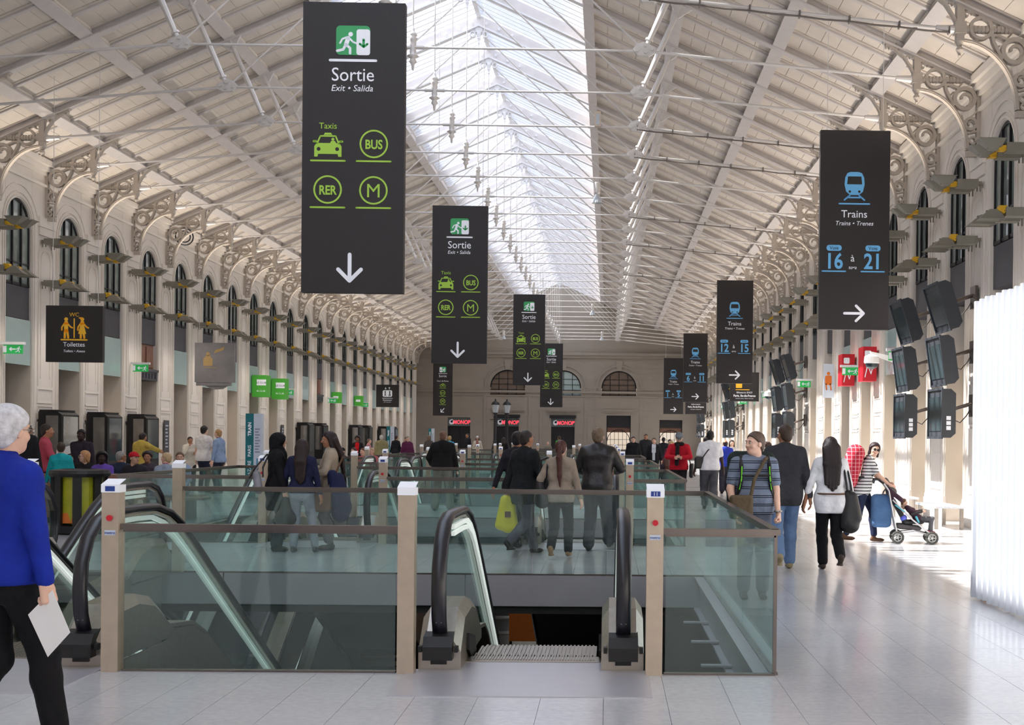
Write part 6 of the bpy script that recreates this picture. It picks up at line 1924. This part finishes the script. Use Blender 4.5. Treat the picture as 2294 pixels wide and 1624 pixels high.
# striped polo man at the railing
M_polo = stripes('polo_stripes', (118, 128, 146), (28, 30, 40), .085, .10, 'Z', True)
sp_ = person('man in a grey blue striped polo shirt with backpack straps, looking left', 1.46, 12.5, PI, 1.665, 'm', 'fair', topmat=M_polo, sleeve='short', hem=.90, trousers=(92, 98, 112), shoes=(60, 56, 54), hair=('short', (92, 72, 58)), arms=[(-.24, .16, .90, -1, -.4, 0), (.22, .18, .93, 1, -.4, 0)], hand=('grip', 'relaxed'), fine=True, loose=.015, belly=.06, head=(-1.0, 0), collar=(128, 138, 156))
rk = slab('backpack', (1.46, 12.73, 1.14), rotz(0) @ rotx(PI / 2) @ rotx(-PI / 2), (.15, .10, .24), cloth((40, 48, 44)), h=.018)
for s in (-1, 1):
    strap('shoulder_strap', [(1.46 + s * .12, 12.66, 1.36), (1.46 + s * .135, 12.48, 1.425), (1.46 + s * .14, 12.375, 1.32), (1.46 + s * .145, 12.352, 1.18), (1.46 + s * .18, 12.40, 1.02), (1.46 + s * .19, 12.6, .98)], .022, M_blk, rk)
    strap('green_piping', [(1.46 + s * .137, 12.355, 1.33), (1.46 + s * .142, 12.333, 1.20), (1.46 + s * .16, 12.36, 1.10)], .006, mat('lime_piping%d' % s, srgb(120, 230, 40), .5, var=.02), rk)
strap('chest_strap', [(1.32, 12.348, 1.24), (1.46, 12.322, 1.24), (1.60, 12.348, 1.24)], .014, M_blk, rk)
tag(rk, 'dark backpack with lime piping worn by the striped polo man', 'backpack')
sb = slab('satchel', (1.31, 12.27, .93), rotz(.1), (.085, .035, .085), M_olive, h=.014)
strap('strap', [(1.40, 12.28, 1.0), (1.44, 12.30, 1.2), (1.56, 12.40, 1.40), (1.60, 12.5, 1.42)], .018, M_olive, sb)
tag(sb, 'olive canvas satchel hanging before the striped polo man', 'satchel')
wt_ = sp_['wr'][0]
o = MB().path([(.034 * math.cos(a), .034 * math.sin(a), 0) for a in np.linspace(0, 2 * PI, 17)], .011, 6).build('wrist_watch', M_steel, None, tuple(wt_ + V(0, 0, .02)))
tag(o, 'steel watch on the wrist of the striped polo man', 'watch')

# the couple holding hands
mc = person('man in a charcoal jacket and faded jeans walking away, holding hands', 2.16, 15.25, 0, 1.80, 'm', 'tan', top=(56, 56, 60), hem=.80, trousers=(104, 130, 166), shoes=(150, 136, 104), hair=('crop', (66, 48, 36)), pose='walk', legs=[(-.10, -.34, .12), (.10, .22, 0)], arms=[(-.31, .02, .86), (.31, .0, .84)], fine=True, loose=.015, collar=(210, 206, 200), head=(.35, 0), ankle=.05)
wc = person('woman in a white blouse with very long dark hair walking away', 2.72, 15.25, 0, 1.645, 'f', 'tan', top=(236, 236, 238), sleeve='three', hem=.78, trousers=(20, 19, 21), shoes=(64, 52, 46), hair=('long_full', (36, 24, 24)), pose='walk', legs=[(-.06, .16, 0), (.08, -.34, .13)], arms=[(-.33, .0, .92), (.30, .05, .9)], fine=True, loose=.012, ankle=.06)
b = blob('shoulder_bag', [('c', (2.93, 15.2, .92), (2.92, 15.18, .62), .07, .09, .05), ('c', (2.99, 15.2, .90), (3.02, 15.18, .66), .06, .08, .05), ('e', (2.95, 15.18, .56), (.12, .08, .10), .04)], M_blk, origin=(2.94, 15.2, .75))
strap('strap', [(2.92, 15.2, .98), (2.88, 15.16, 1.2), (2.83, 15.2, 1.38)], .014, M_blk, b); strap('strap', [(2.98, 15.22, .96), (2.93, 15.2, 1.2), (2.85, 15.26, 1.38)], .014, M_blk, b)
tag(b, 'large black shoulder bag of the white blouse woman', 'bag')
o = MB().path([(2.72 + .178 * math.cos(a), 15.24 + .165 * math.sin(a), .945) for a in np.linspace(0, 2 * PI, 25)], .012, 6)
o.v = [(v[0] - 2.72, v[1] - 15.25, v[2] - .945) for v in o.v]
tag(o.build('belt', M_brownl, None, (2.72, 15.25, .945)), 'thin brown belt round the white blouse', 'belt')

# woman with pushchair
M_stripe2 = stripes('striped_tee', (232, 232, 230), (60, 60, 66), .05, .32, 'Z')
sw = person('woman in a striped T-shirt and sunglasses pushing a pushchair to the right', 4.02, 19.65, -1.75, 1.60, 'f', 'fair', topmat=M_stripe2, sleeve='short', hem=.90, trousers=(38, 46, 72), shoes=(96, 68, 48), hair=('bob', (46, 28, 32)), pose='walk', legs=[(-.08, .20, 0), (.08, -.30, .03)], lean=.22,
            arms=[(-.17, .40, 1.12), (.17, .42, 1.10)], hand=('grip', 'grip'), fine=True, head=(-1.25, .0), glasses=M_blk, ankle=.12)
c = sw['up'](0, -.27, 1.26)
rb = slab('backpack', c, rotz(-1.75) @ rotx(-.25), (.13, .14, .22), M_plaid, h=.016)
for s in (-1, 1):
    a0 = sw['up'](s * .11, -.15, 1.42); a1 = sw['up'](s * .12, .0, 1.485); a2 = sw['up'](s * .12, .125, 1.38); a3 = sw['up'](s * .14, .10, 1.2); a4 = sw['up'](s * .15, -.12, 1.1)
    strap('shoulder_strap', [a0, a1, a2, a3, a4], .02, M_blk, rb)
tag(rb, 'red plaid backpack on the back of the striped T-shirt woman', 'backpack')
pc = empty('pushchair', (4.55, 19.5, 0), -.16)
wh = MB()
ring = [(.085 * math.cos(a), 0, .085 * math.sin(a)) for a in np.linspace(0, 2 * PI, 21)]
wh.path(ring, .016, 8); wh.path([(.06 * math.cos(a), 0, .06 * math.sin(a)) for a in np.linspace(0, 2 * PI, 17)], .008, 6)
for q in range(5):
    a = q * 2 * PI / 5; wh.tube((0, 0, 0), (.06 * math.cos(a), 0, .06 * math.sin(a)), .007, 5)
wh.lathe([(.02, -.02), (.02, .02)], (0, 0, 0), 8, axis='Y')
wme = wh.mesh('wheel', [mat('tyre_grey', srgb(78, 78, 72), .5, var=.1), mat('rim_silver', srgb(196, 196, 190), .35, metal=.4, var=.05)])
for pl in list(wme.polygons)[160:]: pl.material_index = 1
for x0 in (-.02, .50):
    for y0 in (-.24, -.17, .17, .24):
        obj('wheel', wme, pc, (x0, y0, .10))
M_alu = mat('pale_aluminium', srgb(214, 214, 216), .3, metal=.7, var=.03)
for s in (-.2, .2):
    MB().path([(-.02, s, .12), (-.10, s, .5), (-.16, s, .82), (-.24, s, .93)], .014, 8).build('frame_tube', M_alu, pc)
    MB().path([(.48, s, .16), (.2, s, .38), (-.10, s, .68)], .013, 8).build('frame_tube', M_alu, pc)
    MB().path([(-.02, s, .16), (.25, s, .2), (.5, s, .14)], .011, 8).build('frame_tube', M_alu, pc)
    MB().path([(-.24, s, .93), (-.32, s, .99), (-.38, s, .99), (-.40, s, .93)], .018, 8).build('handle', M_boot, pc)
blob('seat', [('c', (-.08, -.14, .66), (.10, -.14, .34), .035, .035, .03), ('c', (-.08, .14, .66), (.10, .14, .34), .035, .035, .03), ('c', (-.08, 0, .66), (.10, 0, .33), .035, .035, .05), ('c', (.10, -.14, .33), (.36, -.14, .34), .03, .03, .03), ('c', (.10, .14, .33), (.36, .14, .34), .03, .03, .03), ('c', (.10, 0, .32), (.36, 0, .33), .03, .03, .05)], M_blk, .016, pc)
blob('canopy', [('c', (-.16, y0, .84), (.04, y0, .66 + .03 * (abs(y0) < .15)), .03, .025, .05) for y0 in (-.18, -.12, -.06, 0, .06, .12, .18)] + [('c', (-.16, s_ * .18, .80), (-.04, s_ * .19, .60), .02, .02, .03) for s_ in (-1, 1)], M_plum, .014, pc)
blob('basket', [('c', (.0, -.14, .27), (.32, -.14, .24), .04, .03, .03), ('c', (.0, .14, .27), (.32, .14, .24), .04, .03, .03), ('e', (.1, 0, .26), (.16, .14, .05), .04)], M_grey, .018, pc)
MB().path([(.18, -.2, .46), (.34, -.16, .50), (.38, 0, .51), (.34, .16, .50), (.18, .2, .46)], .018, 8).build('bumper_bar', M_boot, pc)
blob('teal_trim', [('c', (-.06, -.21, .6), (.08, -.21, .5), .012, .012, .01), ('c', (.26, -.19, .42), (.3, -.19, .34), .02, .015, .01)], mat('sky_trim', srgb(90, 180, 200), .5, var=.05), .009, pc)
tag(pc, 'dark folding pushchair with double wheels and a plum canopy', 'pushchair')
db = slab('diaper_bag', (4.28, 19.50, .50), rotz(-.16), (.09, .07, .19), M_denim, h=.015)
strap('strap', [(4.28, 19.5, .66), (4.30, 19.44, .8), (4.37, 19.4, .9)], .012, M_grey, db)
tag(db, 'light blue bag hung behind the pushchair', 'bag')
jk = blob('jacket', [('c', (4.34, 19.48, .98), (4.42, 19.46, .80), .04, .07, .04), ('e', (4.43, 19.46, .80), (.08, .1, .08), .04)], M_grey, origin=(4.4, 19.47, .85))
tag(jk, 'dark grey jacket draped over the pushchair handle', 'jacket')
bl = blob('toy_ball', [('e', (4.60, 19.36, .40), (.055, .055, .055), .01)], mat('blue_red_ball', srgb(84, 92, 190), .4, var=.6, scale=4), .01, origin=(4.60, 19.36, .40))
tag(bl, 'small blue and red bundle in the side of the pushchair', 'toy')
person('small child lying asleep in the pushchair', 4.86, 19.46, -1.73, .84, 'f', 'fair', top=(84, 60, 74), trousers=(96, 96, 100), shoes=(196, 50, 110), hair=('short', (120, 84, 60)), pose='sit', legs=[(-.14, .42, -.05), (.14, .34, .05)], arms=[(-.2, .25, 1.05), (.2, .25, 1.05)], z=.13, lean=-.75, head=(-.3, .75), group=None)

# red sweater man with phone, white T-shirt man
rm = person('man in a red sweater and grey flat cap looking at his phone', 1.62, 28.7, PI - .1, 1.72, 'm', 'fair', top=(190, 24, 44), hem=.90, trousers=(26, 25, 28), hair=('crop', (90, 70, 56)), hat=('flatcap', (112, 118, 124)), arms=[(-.06, .30, 1.18, -1, -.2, -.5), (.06, .30, 1.18, 1, -.2, -.5)], head=(.1, .55), loose=.02, fine=True)
o = MB().box(-.035, .035, -.005, .005, -.065, .065).build('phone', M_blk, None, (1.60, 28.36, 1.17), 0)
o.rotation_euler = (-.6, 0, 0); tag(o, 'black phone held by the red sweater man', 'phone')
b = blob('scarf', [('c', (1.55, 28.62, 1.47), (1.69, 28.62, 1.47), .045, .045, .03), ('c', (1.58, 28.54, 1.42), (1.56, 28.50, 1.02), .045, .05, .03)], cloth((30, 28, 32)), origin=(1.6, 28.55, 1.3))
tag(b, 'black scarf round the neck of the red sweater man', 'scarf')
b = slab('shoulder_bag', (1.92, 28.72, .86), rotz(1.4), (.10, .05, .12), M_blk, h=.018); strap('strap', [(1.90, 28.7, .95), (1.84, 28.62, 1.2), (1.74, 28.64, 1.46)], .014, M_blk, b)
tag(b, 'black bag at the side of the red sweater man', 'bag')
person('man in a white T-shirt and grey jeans walking away', 2.28, 28.0, 0, 1.80, 'm', 'dark', top=(234, 234, 238), sleeve='short', hem=.90, trousers=(82, 82, 88), hair=('crop', (22, 18, 18)), pose='walk', arms=[(-.34, .0, .86), (.3, .1, .9)], loose=.02, fine=True)
b = slab('cross_body_bag', (2.06, 27.93, 1.06), rotz(.35), (.10, .045, .09), M_blk, h=.016); strap('strap', [(2.08, 27.90, 1.14), (2.22, 27.87, 1.34), (2.42, 27.97, 1.50)], .014, M_blk, b)
tag(b, 'black cross-body bag of the white T-shirt man', 'bag')

# ------------------------------------------------------------------ the crowd farther off
def P(label, x, y, rz, H, sex, skin, top, trousers, hair, **kw): return person(label, x, y, rz, H, sex, skin, top=top, trousers=trousers, hair=hair, **kw)
P('man in a black suit seen from behind beside the white-haired woman', -9.75, 20.9, .2, 1.80, 'm', 'light', (24, 23, 26), (24, 23, 26), ('short', (34, 26, 24)), hem=.80, loose=.03)
rs = P('person in a rose red sweater reading a paper sheet', -10.1, 22.6, -1.2, 1.73, 'm', 'tan', (184, 74, 90), (40, 38, 44), ('short', (46, 32, 28)), arms=[(-.12, .34, 1.12), (.12, .34, 1.14)])
o = MB().prism([(-.14, 0, -.10), (.16, 0, -.02), (.14, 0, .12), (-.12, 0, .04)], (0, .004, .0)).build('leaflet', M_paper, None, (-9.74, 22.48, 1.24), -.2)
tag(o, 'pale leaflet held by the person in the rose red sweater', 'leaflet')
P('person in a dark purple jacket facing the camera before the first kiosk', -10.75, 25.7, PI, 1.65, 'm', 'dark', (48, 40, 48), (36, 34, 40), ('short', (24, 20, 20)))
P('person in a turquoise top mostly hidden behind the cobalt blue jacket', -9.3, 21.4, .3, 1.42, 'f', 'light', (28, 160, 164), (40, 40, 46), ('short', (60, 44, 36)))
P('man in a mustard yellow jacket stretching his arm to the right', -11.62, 31.2, -.4, 1.60, 'm', 'tan', (176, 152, 70), (60, 56, 54), ('short', (36, 26, 24)), arms=[(-.25, .1, .9), (.52, .12, 1.28, 0, -1, .3)], loose=.05, lean=.12, hem=.82)
P('woman in a short cream trench coat by the left wall', -11.55, 34.7, -2.6, 1.50, 'f', 'tan', (212, 204, 188), (40, 38, 42), ('short', (36, 26, 24)), hem=.68, loose=.03, arms=[(-.15, .2, 1.2), (.08, .22, 1.45, .6, .2, -1)])
P('young man in a white T-shirt standing by the left wall', -10.95, 34.0, -.35, 1.80, 'm', 'fair', (226, 220, 216), (44, 48, 66), ('short', (34, 26, 26)), sleeve='short', hem=.84, arms=[(-.25, .02, .86), (.2, .28, 1.05)])
P('woman in a pale denim jacket facing the white T-shirt youth', -10.38, 33.5, 1.3, 1.71, 'f', 'fair', (140, 160, 190), (44, 46, 60), ('short', (172, 134, 88)), hem=.86, collar=(60, 50, 66))
for by, blab in ((23.5, 'long front bench carrying the seated crowd at the left'), (24.6, 'long rear bench carrying the seated crowd at the left')):
  bnch = empty('long_bench', (-9.1 * by / 23.5, by, 0))
  for q in range(3): MB().box(-1.6, 1.6, -.25 + q * .17, -.10 + q * .17, .36, .40).build('slat', M_wood, bnch)
  for xx in (-1.3, 0, 1.3): MB().box(xx - .04, xx + .04, -.22, .22, 0, .36).build('leg', M_iron, bnch)
  tag(bnch, blab, 'bench')
seat = [(-10.25, 'seated person with dark hair and black jacket, left end of the bench', (26, 24, 26), ('short', (28, 22, 22)), 'm', 'brown', .3), (-9.75, 'seated person with glasses and ginger blond hair on the bench', (30, 28, 30), ('bob', (190, 140, 92)), 'f', 'fair', -1.0), (-9.42, 'seated person in a purple top on the bench', (112, 80, 176), ('afro', (26, 22, 24)), 'f', 'dark', .4),
        (-9.08, 'seated grey-haired man with sunglasses on the bench', (40, 48, 66), ('crop', (150, 146, 142)), 'm', 'tan', -1.0), (-8.82, 'seated bearded man in a red cap on the bench', (44, 40, 44), ('crop', (60, 44, 38)), 'm', 'light', 1.0), (-8.58, 'seated person with dark curls on the bench', (70, 60, 70), ('curly', (44, 30, 30)), 'f', 'tan', .2), (-8.25, 'seated blonde woman with a headband and magenta scarf', (150, 160, 176), ('short', (196, 168, 130)), 'f', 'fair', 1.2), (-7.98, 'seated person with brown hair at the right end of the bench', (150, 166, 190), ('short', (110, 84, 66)), 'f', 'light', .3)]
for q, (xx, lab, col, hr_, sx_, sk, hd) in enumerate(seat):
    kw = {}
    if 'red cap' in lab: kw['hat'] = ('cap', (196, 30, 44))
    if 'sunglasses' in lab: kw['glasses'] = M_blk
    if 'with glasses' in lab: kw['glasses'] = M_rail
    if 'magenta' in lab: kw['collar'] = (186, 30, 100)
    if 'purple' in lab: kw['arms'] = None
    yy = 23.45 if q % 2 == 0 else 24.55
    P(lab, xx * yy / 23.45, yy, PI if q % 3 else .2, 1.62, sx_, sk, col, (44, 42, 50), hr_, pose='sit', head=(hd, 0), group='people seated on the long bench', **kw)
for by, blab in ((36.6, 'short front bench with two seated people beyond the second well'), (37.6, 'short rear bench with two seated people beyond the second well')):
  b2 = empty('short_bench', (-7.3 * by / 36.6, by, 0))
  for q in range(3): MB().box(-.8, .8, -.25 + q * .17, -.10 + q * .17, .36, .40).build('slat', M_wood, b2)
  for xx in (-.6, .6): MB().box(xx - .04, xx + .04, -.22, .22, 0, .36).build('leg', M_iron, b2)
  tag(b2, blab, 'bench')
for q, (xx, lab, col, hr_, hat_) in enumerate(((-7.75, 'seated man in a dark cap beyond the second well', (36, 36, 42), ('crop', (120, 116, 112)), ('cap', (30, 30, 32))), (-7.42, 'seated person with brown hair beyond the second well', (60, 44, 44), ('short', (70, 44, 38)), None), (-7.15, 'seated person in pink beyond the second well', (190, 110, 112), ('short', (120, 70, 54)), None), (-6.9, 'seated blond person in rose beyond the second well', (186, 100, 104), ('short', (190, 160, 130)), None))):
    yy = 36.6 if q % 2 == 0 else 37.6
    P(lab, xx * yy / 36.6, yy, PI - .4, 1.6, 'f', 'fair', col, (44, 44, 52), hr_, pose='sit', hat=hat_)
P('woman in a red dress under a black jacket before the far kiosks', -9.0, 45, PI, 1.56, 'f', 'brown', (36, 30, 34), (30, 28, 32), ('afro', (24, 20, 22)), open_front=(210, 26, 34))
P('man in a pink shirt before the far kiosks', -9.85, 51.5, -1.5, 1.45, 'm', 'fair', (196, 130, 136), (60, 56, 60), ('crop', (120, 90, 76)))
P('grey-haired man in an olive coat beside the teal totem', -9.05, 50, .3, 1.60, 'm', 'fair', (146, 138, 100), (60, 60, 60), ('short', (186, 184, 178)), hem=.7, loose=.05)
P('dark-haired person in black right of the teal totem', -9.5, 56, -.3, 1.60, 'f', 'light', (28, 28, 34), (30, 30, 34), ('bun', (60, 40, 34)))
P('person in a dark coat behind the plum coat woman', -9.1, 56.5, 1.2, 1.53, 'f', 'light', (34, 34, 44), (30, 30, 34), ('short', (50, 40, 40)))
P('woman in a plum coat standing beyond the third well', -7.7, 48, PI + .5, 1.57, 'f', 'fair', (92, 34, 70), (44, 40, 44), ('short', (150, 140, 132)), hem=.6, loose=.04)
P('person with brown hair left of the khaki trousered man', -8.6, 60, 0, 1.6, 'f', 'light', (90, 84, 80), (50, 50, 52), ('bob', (120, 96, 76)))
P('blond person in turquoise behind the khaki trousered man', -6.6, 52, 0, 1.6, 'f', 'fair', (70, 160, 190), (60, 60, 70), ('short', (196, 160, 110)))
P('man in black before the leftmost shop', -8.1, 72, 2.4, 1.75, 'm', 'tan', (34, 34, 40), (30, 30, 34), ('crop', (60, 46, 40)))
P('woman in a white beanie and cream coat before the far shops', -6.7, 64, PI, 1.60, 'f', 'light', (222, 212, 196), (60, 50, 50), ('long', (80, 54, 44)), hat=('beanie', (220, 222, 226)), open_front=(160, 110, 104), hem=.66)
P('person in dark clothes left of the lamp posts', -5.2, 62, 0, 1.55, 'f', 'light', (38, 36, 40), (36, 36, 40), ('long', (40, 30, 30)))
P('person in black right of the lamp posts', -4.5, 70, 1, 1.62, 'm', 'light', (34, 34, 38), (36, 36, 40), ('short', (60, 50, 44)))
P('man in a grey shirt beyond the wells', -3.2, 66, PI, 1.35, 'm', 'fair', (140, 134, 122), (70, 70, 76), ('bald', (120, 100, 90)))
P('man in a bright green shirt before the third shop', -2.75, 70, .6, 1.66, 'm', 'tan', (60, 190, 70), (60, 60, 70), ('crop', (70, 50, 42)), sleeve='short')
P('man in a black sweater beside the last rails', .92, 46.5, PI, 1.64, 'm', 'fair', (26, 26, 30), (40, 40, 46), ('short', (56, 46, 42)), loose=.04)
P('tall dark-clad man before the far right wall', 1.55, 52, PI, 1.76, 'm', 'tan', (40, 42, 46), (40, 40, 46), ('crop', (40, 30, 28)), loose=.04)
P('man in a black suit with white shirt and tie', 1.6, 44, PI - .1, 1.60, 'm', 'fair', (26, 26, 32), (26, 26, 32), ('short', (84, 64, 50)), open_front=(206, 212, 224), hem=.78, loose=.03)
P('person in a black hat and coat seen from behind', 2.42, 55, 0, 1.62, 'm', 'light', (32, 34, 40), (36, 36, 40), ('short', (40, 36, 36)), hat=('cap', (32, 32, 36)))
P('blond woman in a wine red coat behind the red sweater man', 2.0, 40, PI, 1.50, 'f', 'fair', (112, 40, 60), (50, 44, 50), ('curly', (190, 160, 120)))
P('child with long brown hair beside the railing', 1.42, 30.6, .2, 1.14, 'f', 'light', (52, 46, 54), (44, 44, 52), ('long', (84, 52, 42)))
P('person in a lime green top behind the white T-shirt man', 2.62, 33.5, 0, 1.66, 'm', 'brown', (176, 200, 110), (60, 60, 66), ('crop', (40, 30, 28)))
P('man in a royal blue shirt in the right aisle', 3.4, 36.3, .1, 1.56, 'm', 'tan', (44, 62, 170), (50, 50, 60), ('bald', (40, 32, 30)), loose=.04)
P('dark-haired woman in white in the right aisle', 3.95, 40, PI, 1.56, 'f', 'fair', (220, 216, 214), (60, 60, 70), ('long', (50, 36, 32)))
P('woman with brown curls in navy in the right aisle', 3.35, 29.5, 0, 1.50, 'f', 'light', (40, 46, 64), (50, 50, 60), ('curly', (96, 70, 50)))
P('white-haired person in a pale blue shirt between the polo man and the couple', 2.75, 22.6, .3, 1.47, 'm', 'fair', (150, 166, 184), (90, 90, 96), ('curly', (224, 222, 220)))
P('person with dark curls behind the charcoal jacket man', 3.3, 26, 0, 1.53, 'f', 'tan', (80, 60, 60), (60, 56, 60), ('curly', (60, 38, 34)))
P('dark-clad person in the right aisle behind the red sweater man', 2.35, 48, 0, 1.55, 'm', 'tan', (44, 42, 52), (40, 40, 46), ('short', (40, 30, 30)))
bake_text()
